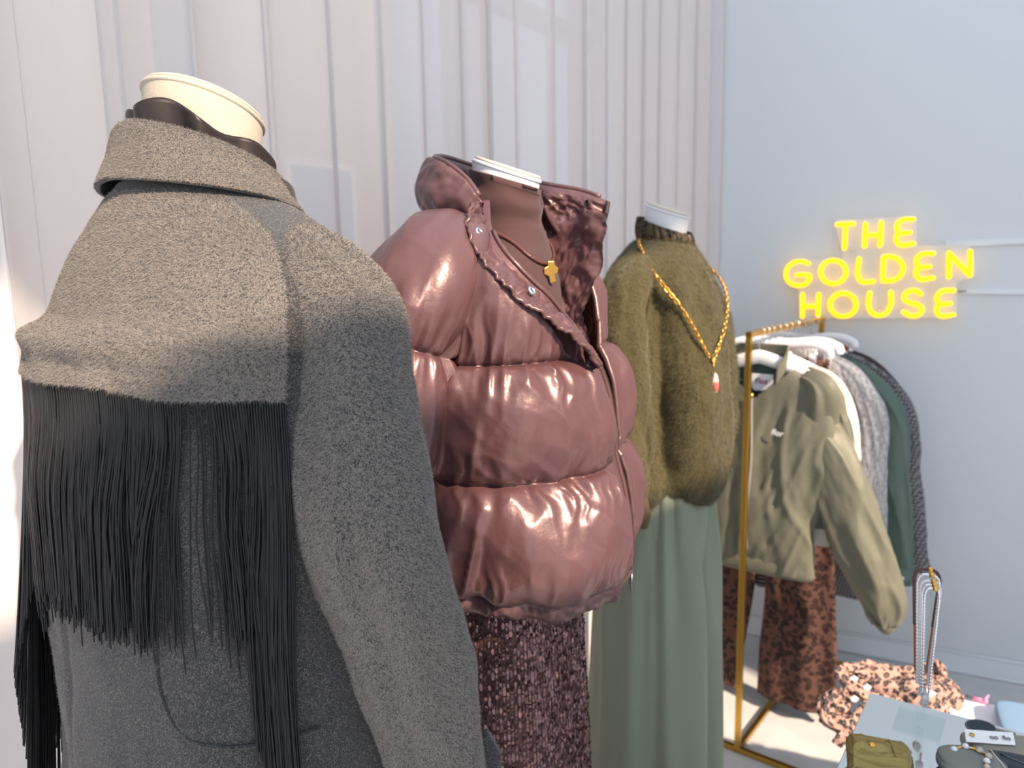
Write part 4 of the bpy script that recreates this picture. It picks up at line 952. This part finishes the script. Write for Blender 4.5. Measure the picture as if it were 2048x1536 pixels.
# stand collar
colr = []
for k, dg in enumerate(np.linspace(48, 312, 60)):
    a_ = math.radians(dg); colr.append([math.sin(a_), math.cos(a_), dg])
CVv = np.zeros((14, 60, 3))
for i, h in enumerate(np.linspace(0, 1, 14)):
    for j, (sx, cx_, dg) in enumerate(colr):
        fr2 = max(cx_, 0)
        CVv[i, j] = B.c + HD * (-sx) * (.083 + .004 * h) + FR * (cx_ * (.040 if cx_ > 0 else .022) + .0) + ZUP * (z0 - .030 - .085 * fr2 + h * (.064 - .01 * fr2))
grid('stand_collar', CVv, M['khaki'], kb, thick=.006)
zpts = np.array([onf(.004 * math.sin(zz_ * 14), zz_, .012) for zz_ in np.linspace(z0 - .125, z0 - .63, 50)])
zo = tube('front_zip', zpts, .006, M['zipw'], kb, 8, rb=.003, ref=FR)
lathe('zip_slider', zpts[0] + FR * .004, [(.001, -.008), (.006, -.006), (.006, .006), (.001, .008)], M['gold'], zo, 10)
# inset panel darker on the left chest and embroidered word
def panel(nm, pts, m, out=.006, n=14):
    a = np.array(pts, float)   # 4 corners (x,z): tl, tr, br, bl
    s = np.linspace(0, 1, n); G = np.zeros((n, n, 3))
    for i, q in enumerate(s):
        for j, r in enumerate(s):
            x, zz_ = (a[0] * (1 - r) + a[1] * r) * (1 - q) + (a[3] * (1 - r) + a[2] * r) * q
            G[i, j] = onf(x, zz_, out)
    return grid(nm, G, m, kb)
def text_mesh(nm, body, size, pos, xdir, ydir, m, par, shear=0, bold=.0006):
    cu = bpy.data.curves.new(nm, 'FONT'); cu.body = body; cu.size = size; cu.align_x = 'CENTER'; cu.align_y = 'CENTER'; cu.extrude = .0004; cu.shear = shear; cu.offset = bold
    to = bpy.data.objects.new(nm, cu); COL.objects.link(to); bpy.context.view_layer.update()
    me = bpy.data.meshes.new_from_object(to.evaluated_get(bpy.context.evaluated_depsgraph_get())); bpy.data.objects.remove(to)
    co = np.zeros(len(me.vertices) * 3, np.float32); me.vertices.foreach_get('co', co); co = co.reshape(-1, 3)
    x = np.asarray(xdir); y = np.asarray(ydir); n_ = np.cross(x, y)
    wv = np.asarray(pos) + co[:, :1] * x + co[:, 1:2] * y + co[:, 2:3] * n_ - ORG[par.name]
    me.vertices.foreach_set('co', wv.astype(np.float32).ravel()); me.update(); me.materials.clear(); me.materials.append(m)
    o = bpy.data.objects.new(nm, me); COL.objects.link(o); o.parent = par; ORG[o.name] = ORG[par.name]; return o
text_mesh('chest_logo', 'flor', .026, onf(.080, z0 - .235, .014), HD * .97 - ZUP * .12, ZUP, M['whiteprint'], kb, .3)
lc = B.c + RDIR * .004 + HD * .010 + ZUP * (z0 - .085)
lab = slab('neck_label', [lc + HD * (-.036) + ZUP * .024, lc + HD * .036 + ZUP * .024, lc + HD * .034 - ZUP * .018, lc + HD * .024 - ZUP * .03, lc - HD * .024 - ZUP * .03, lc - HD * .034 - ZUP * .018], FR, .002, M['label'], kb)
for i, (chx, xo, mm) in enumerate((('f', -.017, 'blackprint'), ('l', -.007, 'blackprint'), ('o', .003, 'pinkprint'), ('r', .015, 'blackprint'))):
    text_mesh('printed_letter', chx, .024, lc + HD * xo + FR * .003, HD, ZUP, M[mm], lab)
# hem gather and pocket fold
hemP = B.at(np.linspace(0, 2 * np.pi, 81), np.full(81, z0 - .685), -.002)
tube('hem_band', hemP, .028, M['khaki'], kb, 10, rb=.007, cap=False, ref=(0, 0, 1))
hung_sleeve(kb, [B.c + HD * .14 + ZUP * (z0 - .06), B.c + HD * .18 + ZUP * (z0 - .085), PY(1632, 850, 2.29), PY(1668, 940, 2.25), PY(1701, 1040, 2.22), PY(1736, 1140, 2.20), PY(1762, 1212, 2.19), PY(1768, 1246, 2.19)], [.02, .045, .064, .074, .078, .076, .060, .034], M['khaki'], 13, .85, .008)
hung_sleeve(kb, [B.c - HD * .14 + ZUP * (z0 - .06), B.c - HD * .18 + ZUP * (z0 - .085), B.c - HD * .215 + ZUP * (z0 - .2), B.c - HD * .235 + ZUP * (z0 - .38), B.c - HD * .23 + ZUP * (z0 - .55), B.c - HD * .22 + ZUP * (z0 - .66)], [.02, .04, .055, .058, .055, .035], M['khaki'], 14, .5, .005)
cu_ = curve([PY(1766, 1236, 2.19), PY(1774, 1246, 2.19), PY(1782, 1252, 2.192)], 10); tube('cuff', cu_, [.034] * 10, M['khaki'], kb, 20, rb=[.024] * 10)

def top_on(i, name, label, cat, m, hl, **kw):
    hg, ap = shoulder_hanger(slots[i], hl); slp = kw.pop('sl', None)
    th, B, V, N, z0 = hung(name, slots[i], label, cat, m, ap, **kw)
    grid(name + '_body' if False else 'body', V, m, th, cu=True, cap='top')
    for s_ in (1, -1):
        e = slp or (.235, .26, .62, .055)
        x0, x1, ln, r = e
        if s_ < 0: x0, x1 = .215, .225
        hung_sleeve(th, [B.c + HD * s_ * .13 + ZUP * (z0 - .05), B.c + HD * s_ * .18 + ZUP * (z0 - .085), B.c + HD * s_ * x0 + ZUP * (z0 - .2), B.c + HD * s_ * (x0 + x1) / 2 + ZUP * (z0 - ln * .6), B.c + HD * s_ * x1 + ZUP * (z0 - ln)], [.02, .034, r, r * .98, r * .8], m, i * 5 + 3, .42, .004)
    return th, B, z0
a_, b_, z_ = top_on(1, 'khaki_shirt', 'second khaki jacket with dark teal shoulder strips hanging behind the bomber', 'jacket', M['khaki'], 'white shoulder hanger inside the second khaki jacket', thick=.022, length=.55, w=.215, sl=(.215, .235, .40, .045), seed=11)
for s_ in (1, -1):
    q = np.linspace(.09, .22, 14); tube('shoulder_strip', np.array([b_.c + HD * s_ * x - RDIR * .028 + ZUP * (z_ - .018 - .085 * (x / .2) ** 1.35) for x in q]), .006, M['khaki_in'], a_, 8)  # dark teal strip along each shoulder
top_on(2, 'cream_cardigan', 'cream wool cardigan with slim sleeves between khaki jacket and grey coat', 'cardigan', M['cream'], 'white shoulder hanger inside the cream cardigan', thick=.020, length=.62, w=.215, sl=(.235, .265, .56, .040), seed=12)
for k, (i, nm, cat, lab_, m, ln, wd) in enumerate(((3, 'rust_skirt', 'skirt', 'rust brown suede skirt clipped to a straight white hanger', 'rust', .55, .12), (5, 'striped_trousers', 'trousers', 'dark wavy striped knit trousers clipped to a straight white hanger', 'stripe', .85, .135))):
    hg, ap = clip_hanger(slots[i], 'straight white clip hanger holding the ' + ('rust suede skirt' if k == 0 else 'dark striped trousers'))
    p = RB0 + RDIR * slots[i]; th = thing(nm, p + ZUP * (ap - .05 - ln), lab_, cat)
    Bk = Body(p[:2], math.degrees(math.atan2(-RDIR[0], -RDIR[1])), [(ap - .05 - ln, wd * 1.25, .022, .022, 0, 0, 2), (ap - .3, wd * 1.15, .022, .022, 0, 0, 2), (ap - .05, wd, .010, .010, 0, 0, 2)])
    PHI, Z = np.meshgrid(np.linspace(0, 2 * np.pi, 80, endpoint=False), np.linspace(ap - .05, ap - .05 - ln, 50)); V = Bk.at(PHI, Z); N = normals(V, True)
    V = V + N * (.006 * np.sin(((V - Bk.c) @ HD) * 90 + noise(Z * 4, 0, 3)) * sstep(ap - .08, ap - .25, Z))[..., None]
    grid('skirt_panel' if k == 0 else 'trouser_panel', V, M[m], th, cu=True, cap=True)
    tube('waistband', Bk.at(np.linspace(0, 2 * np.pi, 61), np.full(61, ap - .062), .003), .013, M[m], th, 8, rb=.004, cap=False, ref=(0, 0, 1))
# leopard trousers
hg, ap = clip_hanger(slots[4], 'straight white clip hanger holding the leopard trousers', w=.185)
p = RB0 + RDIR * slots[4]; lt = thing('leopard_trousers', p + ZUP * .06, 'brown leopard print wide-leg trousers hanging below the khaki bomber', 'trousers')
for s_, x0, x1, wd in ((-1, -.08, -.225, .108), (1, .068, .095, .137)):
    C = np.array([p + HD * (x0 + (x1 - x0) * q) + ZUP * (ap - .05 - (ap - .05 - .055) * q) for q in np.linspace(0, 1, 70)])
    R = spl([0, .3, 1], [.075, .095, wd], np.linspace(0, 1, 70)); V = sweepV(C, R, R * .28, 100, ref=HD); N = normals(V, True); t = np.linspace(0, 1, 70)[:, None]; u = np.linspace(0, 2 * np.pi, 100, endpoint=False)[None]
    V = V + N * (.007 * np.sin(u * 5 + 2 * noise(u, t * 3, 4 + s_)) * sstep(.1, .4, t))[..., None]
    grid('trouser_leg', V, M['leo_trouser'], lt, cu=True, cap='top')
tube('waistband', Body(p[:2], math.degrees(math.atan2(-RDIR[0], -RDIR[1])), [(0, .15, .012, .012, 0, 0, 2), (2, .15, .012, .012, 0, 0, 2)]).at(np.linspace(0, 2 * np.pi, 61), np.full(61, ap - .062)), .016, M['leo_trouser'], lt, 8, rb=.004, cap=False, ref=(0, 0, 1))
top_on(6, 'grey_coat', 'pale grey boucle jacket between cream cardigan and green leather jacket', 'jacket', M['greyfur'], 'white shoulder hanger inside the pale grey boucle jacket', thick=.024, length=.72, w=.22, sl=(.25, .29, .66, .048), seed=13)
a_, b_, z_ = top_on(7, 'leather_jacket', 'bottle green leather jacket with buttoned cuffs hanging beside the grey jacket', 'jacket', M['greenleather'], 'white shoulder hanger inside the green leather jacket', thick=.022, length=.80, w=.225, sl=(.275, .36, .78, .062), seed=14)
for s_ in (1, -1):
    c = b_.c + HD * (.36 if s_ > 0 else -.225) + ZUP * (z_ - .79); tube('cuff', np.array([c + ZUP * .03, c - ZUP * .03]), .047, M['greenleather'], a_, 24, rb=.030, ref=HD)
    lathe('cuff_button', c + HD * .02 - RDIR * .030, [(.001, 0), (.006, 0), (.006, .003), (.001, .003)], M['chrome'], a_, 12, axis=-RDIR)
a_, b_, z_ = top_on(8, 'houndstooth_coat', 'small check grey tweed coat hanging beside the green leather jacket', 'coat', M['tweed'], 'white shoulder hanger inside the small check coat', thick=.022, length=.95, w=.23, sl=(.29, .40, .80, .055), seed=15)
a_, b_, z_ = top_on(9, 'plum_jacket', 'dark plum wool jacket with rust collar, last on the rail', 'jacket', M['darkplum'], 'white shoulder hanger inside the dark plum jacket, last on the rail', thick=.022, length=.80, w=.225, sl=(.27, .36, .72, .050), seed=16)
q = np.linspace(-1, 1, 40); tube('rust_collar', np.array([b_.c + HD * (x * .12) - RDIR * .012 + ZUP * (z_ + .004 - .045 * abs(x) ** 1.4) for x in q]), .022, M['rust'], a_, 10, rb=.008, ref=(0, 0, 1))
bs = thing('black_skirt', RB0 + RDIR * .52 + ZUP * .5, 'black skirt seen between the leopard trouser legs', 'skirt')
hg, ap = clip_hanger(.56, 'straight white clip hanger holding the black skirt')
p = RB0 + RDIR * .56; Bk = Body(p[:2], math.degrees(math.atan2(-RDIR[0], -RDIR[1])), [(.50, .17, .012, .012, 0, 0, 2), (ap - .05, .13, .008, .008, 0, 0, 2)])
grid('skirt_panel', Bk.at(np.linspace(0, 2 * np.pi, 60, endpoint=False)[None], np.linspace(ap - .05, .50, 40)[:, None]), M['blackcloth'], bs, cu=True, cap=True)
tube('waistband', Bk.at(np.linspace(0, 2 * np.pi, 61), np.full(61, ap - .062), .002), .013, M['blackcloth'], bs, 8, rb=.003, cap=False, ref=(0, 0, 1))
# ------------------------------------------------------------------ neon sign on the back wall
SGP = CORN + WN * .045
def cp(x, y): return PN(1400 + x / 3.1605, 400 + y / 3.1605, SGP, WN)
sign = thing('neon_sign', cp(1130, 450), 'yellow neon sign reading THE GOLDEN HOUSE on the back wall', 'sign')
def oval(cx, cy, rx, ry): return [(cx + rx * math.cos(a), cy + ry * math.sin(a)) for a in np.linspace(-math.pi / 2, 1.5 * math.pi, 25)]
def Ee(x, y, s=1): return [[(x + 104, y), (x + 30, y + 6), (x + 4, y + 26), (x + 2, y + 68), (x + 17, y + 83), (x + 82, y + 83)], [(x + 17, y + 83), (x - 1, y + 103), (x, y + 143), (x + 18, y + 160), (x + 102, y + 154)]]
LET = {
 'letter_t': [[(865, 155), (970, 150)], [(920, 158), (912, 306)]],
 'letter_h': [[(1045, 150), (1040, 293)], [(1145, 141), (1137, 288)], [(1046, 222), (1140, 221)]],
 'letter_e': Ee(1246, 122),
 'letter_g': [[(685, 402), (655, 389), (620, 388), (575, 405), (546, 445), (545, 490), (570, 526), (615, 541), (660, 534), (688, 505), (691, 478), (660, 472), (612, 475)]],
 'letter_o': [oval(842, 455, 80, 74)],
 'letter_l': [[(1005, 372), (1001, 488), (1014, 512), (1095, 515)]],
 'letter_d': [[(1160, 360), (1155, 510)], [(1160, 360), (1205, 357), (1260, 382), (1284, 430), (1266, 480), (1218, 508), (1155, 510)]],
 'letter_e.': Ee(1370, 338),
 'letter_n': [[(1572, 488), (1574, 335)], [(1574, 335), (1705, 478)], [(1705, 478), (1708, 325)]],
 'letter_h.': [[(648, 598), (646, 738)], [(750, 597), (745, 730)], [(647, 672), (746, 672)]],
 'letter_o.': [oval(904, 663, 82, 74)],
 'letter_u': [[(1073, 588), (1065, 668), (1085, 714), (1132, 732), (1180, 712), (1204, 668), (1206, 584)]],
 'letter_s': [[(1395, 596), (1370, 576), (1330, 575), (1297, 594), (1291, 628), (1330, 650), (1384, 666), (1402, 696), (1380, 727), (1335, 734), (1287, 708)]],
 'letter_e..': Ee(1500, 572),
}
for nm, strokes in LET.items():
    VV = []; FF = []; off = 0
    for st in strokes:
        P = np.array([cp(*q) for q in st]); P = curve(P, max(8, len(st) * 5)) if len(P) > 2 else np.linspace(P[0], P[1], 6)
        T = P[-1] - P[-2]; T /= np.linalg.norm(T); T0 = P[0] - P[1]; T0 /= np.linalg.norm(T0); r = .0082
        ends = np.array([.0, .5, .85]); k0 = [P[0] + T0 * r * math.sqrt(1 - (1 - e) ** 2) * 0 for e in ends]
        Pa = np.vstack([P[0] + T0 * r, P[0] + T0 * r * .8, P[0] + T0 * r * .4, P, P[-1] + T * r * .4, P[-1] + T * r * .8, P[-1] + T * r])
        ra = np.r_[.0005, r * .6, r * .92, np.full(len(P), r), r * .92, r * .6, .0005]
        v = sweepV(Pa, ra, None, 12); VV.append(v.reshape(-1, 3)); FF.append(gfaces(len(Pa), 12, True, False, off)); off += len(Pa) * 12
    mesh(nm.rstrip('.'), np.vstack(VV), np.vstack(FF), M['neon'], sign)
poly = [(850, 150), (870, 125), (1365, 100), (1378, 285), (1700, 283), (1735, 330), (1742, 480), (1625, 520), (1628, 735), (1500, 745), (630, 750), (618, 560), (560, 540), (535, 470), (600, 385), (900, 372), (895, 308)]
slab('acrylic_backing', [cp(x, y) - WN * .016 for x, y in poly], WN, .004, M['acrylic_y'], sign)
for x, y in ((1445, 463), (1132, 698), (630, 507), (960, 315)):
    lathe('standoff', cp(x, y) - WN * .044, [(.001, 0), (.005, 0), (.005, .036), (.001, .037)], M['chrome'], sign, 14, axis=WN)
tube('power_cable', curve(np.array([cp(1200, 298), cp(1320, 288), cp(1520, 285), cp(1640, 310), cp(1695, 340)]) - WN * .03, 40), .002, M['cap'], sign, 6)
tube('power_cable', curve(np.array([cp(1420, 580), cp(1500, 556), cp(1600, 580), cp(1690, 578)]) - WN * .03, 30), .002, M['steel_dark'], sign, 6)
# ------------------------------------------------------------------ mirror table and the things on it
TZ = .86
TC = PZ(1740, 1385, TZ); E1 = az(123); E2 = az(216)
tbl = thing('mirror_table', (TC[0] + .1, TC[1] - .3, 0), 'display table with mirrored top in front of the clothes rack', 'table')
TL, TW_ = .80, .52
c = TC + E1 * TL / 2 + E2 * TW_ / 2
box('mirror_top', c - ZUP * .006, E1 * TL / 2, E2 * TW_ / 2, ZUP * .006, M['mirror'], tbl, .0015)
box('top_frame', c - ZUP * .027, E1 * (TL / 2 - .004), E2 * (TW_ / 2 - .004), ZUP * .015, M['tableframe'], tbl)
for a_ in (.02, TL - .02):
    for b_ in (.02, TW_ - .02):
        q = TC + E1 * a_ + E2 * b_; box('leg', np.array([q[0], q[1], (TZ - .042) / 2]), E1 * .012, E2 * .012, ZUP * (TZ - .042) / 2, M['tableframe'], tbl)
def T_(px, py, h=0): return PZ(px, py, TZ + h)
# acrylic jewellery stand
jb = T_(1840, 1447); js = thing('jewellery_stand', jb, 'clear acrylic necklace stand on the mirror table', 'stand')
cor = [T_(1799, 1413), T_(1893, 1437), T_(1879, 1484), T_(1784, 1458)]
slab('stand_base', [q + ZUP * .0004 for q in cor], ZUP, .004, M['acrylic'], js, .001)
jt = .240; VD = az(24)
box('stand_post', jb + ZUP * (.008 + jt / 2), az(114) * .0055, VD * .0055, ZUP * (jt / 2), M['acrylic'], js, .001)
tube('stand_arm', np.array([jb + ZUP * (jt + .004) - VD * .055, jb + ZUP * (jt + .004) + VD * .055]), .005, M['acrylic'], js, 12)
g = np.random.default_rng(4)
specs = [('silver', 'fine silver necklace with white beads hung on the acrylic stand', -.044, .17, .0013), ('silver', 'thin twisted silver necklace hung on the acrylic stand', -.030, .185, .0011), ('pearl', 'white pearl necklace hung on the acrylic stand', -.016, .175, .0016),
         ('silver', 'silver link necklace with gold clasp hung on the acrylic stand', .012, .19, .0014), ('strap', 'plum leather cord necklace with amber end on the acrylic stand', .035, .178, .0036)]
for k, (m, lb, o_, ln, r) in enumerate(specs):
    top = jb + ZUP * (jt + .004) + VD * o_; nk_ = thing('hanging_necklace', top - ZUP * ln, lb, 'necklace')
    sw_ = .010 + .002 * k; s_ = np.linspace(-1, 1, 81); X = az(114)
    P = np.array([top + X * (sw_ * math.copysign(min(1, abs(q) * 12) ** .6, q) * (1 - .55 * max(0, (abs(q) - .1) / .9))) + ZUP * (.006 * math.sqrt(max(0, 1 - (min(1, abs(q) * 12)) ** 2)) - ln * max(0, abs(q) - .04)) for q in s_])
    if m == 'strap':
        tube('leather_cord', P[18:63], r, M['strap'], nk_, 8, rb=.0018)
        tube('amber_strand', P[:19], .0022, M['amber'], nk_, 8); tube('amber_strand', P[62:], .0022, M['amber'], nk_, 8)
    else:
        P2 = curve(P, 260); tube('strand', P2, r * (1 + .55 * np.abs(np.sin(np.arange(260) * .8))), M[m], nk_, 6)
    lathe('gold_clasp', top + ZUP * .006 + X * .004, [(.0005, -.005), (.004, -.003), (.0045, 0), (.004, .003), (.0005, .005)], M['gold'], nk_, 10)
    lathe('end_bead', top - ZUP * (ln * .96 + .012), [(.0005, -.009), (.005, -.005), (.0055, 0), (.004, .006), (.0005, .009)], M['gem'] if m != 'strap' else M['gold'], nk_, 10)
# olive gold purse
pc = T_(1755, 1552); pu = thing('gold_purse', pc, 'small olive gold leather purse with snap flap on the mirror table', 'purse')
a1 = az(111); a2 = az(21); hw, hd_, hh_ = .041, .030, .041
def rounded(nm, c, x, y, zz, m, par, e=4, n=28):
    uu = np.linspace(0, 2 * np.pi, n * 2, endpoint=False); vv = np.linspace(-np.pi / 2, np.pi / 2, n); U_, V_ = np.meshgrid(uu, vv)
    f = lambda t: np.sign(t) * np.abs(t) ** (2 / e)
    P = np.asarray(c) + (f(np.cos(V_)) * f(np.cos(U_)))[..., None] * x + (f(np.cos(V_)) * f(np.sin(U_)))[..., None] * y + f(np.sin(V_))[..., None] * zz
    return grid(nm, P, m, par, cu=True, uv=False)
for k in range(4):
    rounded('leather_fold', pc + ZUP * (.008 + .0102 * k) , a1 * (hw + .001 * (k % 2)), a2 * hd_, ZUP * .0070, M['goldleather'], pu, 5)
q = np.linspace(-1, 1, 40); w_ = np.linspace(-1, 1, 36); Q, W_ = np.meshgrid(q, w_)
fz = .048 - .006 * np.abs(W_) ** 3 - .030 * sstep(.75, 1.15, -W_ ) * 0 + .003 * fbm(Q * 2, W_ * 2, 5)
FVp = pc + a1 * (Q * (hw + .003) * (1 - .06 * np.abs(W_) ** 2))[..., None] + a2 * (W_ * (hd_ + .004))[..., None] + ZUP * (fz - .012 * sstep(.80, 1, np.abs(Q)) - .014 * sstep(.72, 1, np.abs(W_)))[..., None]
grid('flap', FVp, M['goldleather'], pu, thick=.003)
tube('flap_seam', np.array([pc + a1 * (.012 + .010 * k) + a2 * (.036 - .072 * k) + ZUP * (.0495 - .006 * abs(2 * k - 1) ** 3) for k in np.linspace(.22, .76, 14)]), .0009, M['goldleather'], pu, 6)
lathe('snap_button', pc - a1 * .010 - a2 * .002 + ZUP * .0485, [(.0005, .004), (.004, .0035), (.006, .0015), (.0062, 0)], M['gold'], pu, 16)
# grey suede pouch with jewelled chain
sc_ = T_(1945, 1552); po = thing('suede_pouch', sc_, 'grey suede pouch edged with a jewelled gold chain', 'pouch')
b1 = az(100); b2 = az(10)
rounded('pouch_body', sc_ + ZUP * .014, b1 * .046, b2 * .036, ZUP * .013, M['suede'], po, 3.2)
rounded('pouch_flap', sc_ + ZUP * .021 + b2 * .006 - b1 * .004, b1 * .040, b2 * .029, ZUP * .009, M['suede'], po, 3)
tube('flap_stitch', np.array([sc_ + ZUP * .026 + b1 * (.034 + .002 * k) + b2 * (.028 - .05 * k) for k in np.linspace(0, 1, 8)]), .0009, M['cream'], po, 6)
chn = curve(np.array([T_(1890, 1530, .012), T_(1893, 1515, .020), T_(1908, 1500, .028), T_(1925, 1494, .030), T_(1952, 1499, .032), T_(1976, 1512, .032), T_(1972, 1530, .032), T_(1978, 1545, .030)]), 60)
tube('chain', chn, .0014 * (1 + .5 * np.abs(np.sin(np.arange(60) * 1.3))), M['gold'], po, 6)
for k in (1, 6, 14, 24, 33, 41, 48, 55):
    lathe('jewel', chn[k] + ZUP * .001, [(.0004, -.004), (.0048, -.001), (.0052, .001), (.003, .004), (.0004, .0048)], M['gem'] if k % 2 else M['pearl'], po, 8)
# price tag
tg = thing('price_tag', T_(1980, 1475, .02), 'white card price tag with punched hole lying on the glitter purse', 'tag')
tp_ = [T_(1929, 1459, .030), T_(2026, 1466, .030), T_(2031, 1491, .026), T_(1932, 1484, .026)]
nrm = np.cross(tp_[1] - tp_[0], tp_[3] - tp_[0]); nrm /= np.linalg.norm(nrm); nrm = nrm if nrm[2] > 0 else -nrm
slab('card', tp_, nrm, .0008, M['paper'], tg)
lathe('eyelet', T_(1944, 1470, .0295), [(.0004, .0016), (.0035, .0016), (.0035, .0)], M['gold'], tg, 14, axis=nrm)
xd = (tp_[1] - tp_[0]); xd /= np.linalg.norm(xd); text_mesh('printed_mark', 'oo  flo', .011, T_(2000, 1475, .0305), xd, np.cross(nrm, xd), M['steel_dark'], tg, 0, .0001)
# glitter purse under the tag
gp = thing('glitter_purse', T_(2020, 1500), 'silver glitter clutch purse under the price tag', 'purse')
rounded('purse_body', T_(2035, 1500, .010), az(105) * .075, az(15) * .030, ZUP * .011, M['glitter'], gp, 4)
rounded('purse_flap', T_(2030, 1497, .019), az(105) * .060, az(15) * .022, ZUP * .005, M['glitter'], gp, 4)
tw = thing('teal_wallet', T_(2045, 1530), 'dark teal leather wallet beside the suede pouch', 'wallet')
rounded('wallet_body', T_(2056, 1538, .012), az(118) * .060, az(28) * .020, ZUP * .012, M['teal_leather'], tw, 4)
tube('wallet_stitch', np.array([T_(2000 + 12 * k, 1507 + 5 * k, .0245) for k in range(6)]), .0008, M['steel_dark'], tw, 6)
sgl = thing('sunglasses', T_(1962, 1453), 'dark oval sunglasses with glittery frame behind the price tag', 'sunglasses')
ov = [T_(1961, 1454, .012) + az(108) * (.020 * math.cos(a)) + (ZUP * .55 + az(18) * .8) * (.010 * math.sin(a)) for a in np.linspace(0, 2 * np.pi, 24, endpoint=False)]
slab('lens', ov, ZUP * .8 - az(18) * .55, .003, M['teal_leather'], sgl); tube('rim', np.vstack([ov, ov[:1]]), .0022, M['steel_dark'], sgl, 6, cap=False)
tube('temple', np.array([T_(1975, 1456, .010), T_(2002, 1463, .010), T_(2030, 1470, .008)]), .0036, M['glitter'], sgl, 8)

# ------------------------------------------------------------------ low white bench behind the table with the leopard bag
BZ = .46; bc = PZ(1905, 1400, BZ)
bn = thing('display_bench', (bc[0] + .18, bc[1] - .2, 0), 'low white display bench behind the mirror table', 'bench')
bo = PZ(1880, 1392, BZ); be1 = az(112); be2 = az(205)
box('bench_body', bo + be1 * .16 + be2 * .16 - ZUP * BZ / 2, be1 * .19, be2 * .17, ZUP * (BZ / 2 - .0), M['whitebox'], bn, .012)
box('bench_plinth', bo + be1 * .16 + be2 * .16 - ZUP * (BZ - .015), be1 * .17, be2 * .15, ZUP * .0149, M['tableframe'], bn)
pn = thing('pink_pen', PZ(1955, 1398, BZ + .004), 'pink pen with dark tip on the white bench', 'pen')
tube('pen_barrel', np.array([PZ(1944, 1396, BZ + .008), PZ(1976, 1404, BZ + .008)]), .0055, M['pink'], pn, 10); tube('pen_tip', np.array([PZ(1932, 1391, BZ + .008), PZ(1944, 1396, BZ + .008)]), .003, M['steel_dark'], pn, 8); tube('pen_clip', np.array([PZ(1968, 1401, BZ + .012), PZ(1977, 1391, BZ + .02)]), .003, M['pink'], pn, 8)
dn = thing('denim_cloth', PZ(2040, 1440, BZ), 'folded blue denim at the end of the white bench', 'denim')
for k in range(2): rounded('denim_fold', PZ(2062, 1446, BZ + .012 + .018 * k), be1 * .07, be2 * .08, ZUP * .010, M['denim'], dn, 5)
# leopard bag: slouchy pouch, twisted handles, hanging tie, white studs
gb = PZ(1815, 1452, BZ); lb = thing('leopard_bag', gb, 'pink leopard print cloth bag with ruffled handles and white studs', 'bag')
YB = gb[1]
def rufftube(nm, pts, rad, seed, flat=.7, amp=.010, fr=9, n=160, nu=60):
    P = curve(np.c_[np.array(pts), np.array(rad)], n); C = P[:, :3]; R = P[:, 3]; V = sweepV(C, R, R * flat, nu); u = np.linspace(0, 2 * np.pi, nu, endpoint=False)[None]; t = np.linspace(0, 1, n)[:, None]
    N = normals(V, True); N *= np.sign(((V - C[:, None]) * N).sum(2))[..., None]
    V = V + N * (amp * np.sin(u * 3 + t * fr + 3 * noise(u * .8, t * fr * .5, seed)) + amp * .7 * fbm(u * 1.2, t * fr, seed + 1))[..., None] * (R[:, None, None] / R.max())
    return grid(nm, V, M['leo_bag'], lb, cu=True, cap=True)
B1 = YB + .10
# bag body: sagging gathered volume
rufftube('bag_body', [PY(1708, 1352, B1), PY(1745, 1362, B1), PY(1790, 1380, B1 - .01), PY(1832, 1395, B1 - .02), PY(1868, 1405, B1 - .02), PY(1892, 1432, B1 - .02)], [.020, .040, .056, .064, .066, .04], 5, .8, .010, 8)
rufftube('bag_side', [PY(1872, 1345, B1 + .02), PY(1866, 1380, B1), PY(1872, 1420, B1 - .02), PY(1888, 1458, B1 - .02)], [.022, .036, .045, .04], 6, .7, .008, 6)
rufftube('bag_rim', [PY(1700, 1345, B1 + .0), PY(1740, 1340, B1 + .02), PY(1790, 1352, B1 + .03), PY(1830, 1356, B1 + .03), PY(1878, 1338, B1 + .02), PY(1884, 1352, B1 + .0)], [.012, .022, .022, .020, .018, .012], 7, .8, .006, 14)
rufftube('handle', [PY(1745, 1352, B1), PY(1715, 1334, B1 - .01), PY(1682, 1342, B1 - .02), PY(1688, 1362, B1 - .03), PY(1716, 1382, B1 - .05), PY(1760, 1400, B1 - .06), PY(1810, 1415, B1 - .07)], [.014, .015, .014, .014, .015, .018, .016], 8, .8, .005, 18)
rufftube('handle', [PY(1712, 1372, B1 - .02), PY(1685, 1398, B1 - .05), PY(1652, 1412, B1 - .07), PY(1650, 1432, B1 - .09), PY(1690, 1446, B1 - .10), PY(1730, 1436, B1 - .10), PY(1752, 1415, B1 - .09)], [.018, .026, .022, .020, .024, .026, .02], 9, .8, .008, 14)
rufftube('hanging_tie', [PY(1712, 1430, B1 - .10), PY(1698, 1452, B1 - .11), PY(1684, 1474, B1 - .12), PY(1672, 1488, B1 - .12)], [.016, .020, .020, .016], 10, .6, .003, 4)
for x, y, dy in ((1707, 1356, -.03), (1733, 1373, -.06), (1708, 1396, -.07), (1818, 1341, 0.0), (1900, 1420, -.05), (1862, 1385, -.07), (1850, 1382, -.08)):
    c = PY(x, y, B1 + dy); slab('white_stud', [c + az(100) * a_ + ZUP * b_ for a_, b_ in ((-.010, .002), (0, .009), (.011, .001), (.004, -.009), (-.006, -.008))], -az(10), .005, M['pearl'], lb, .001)
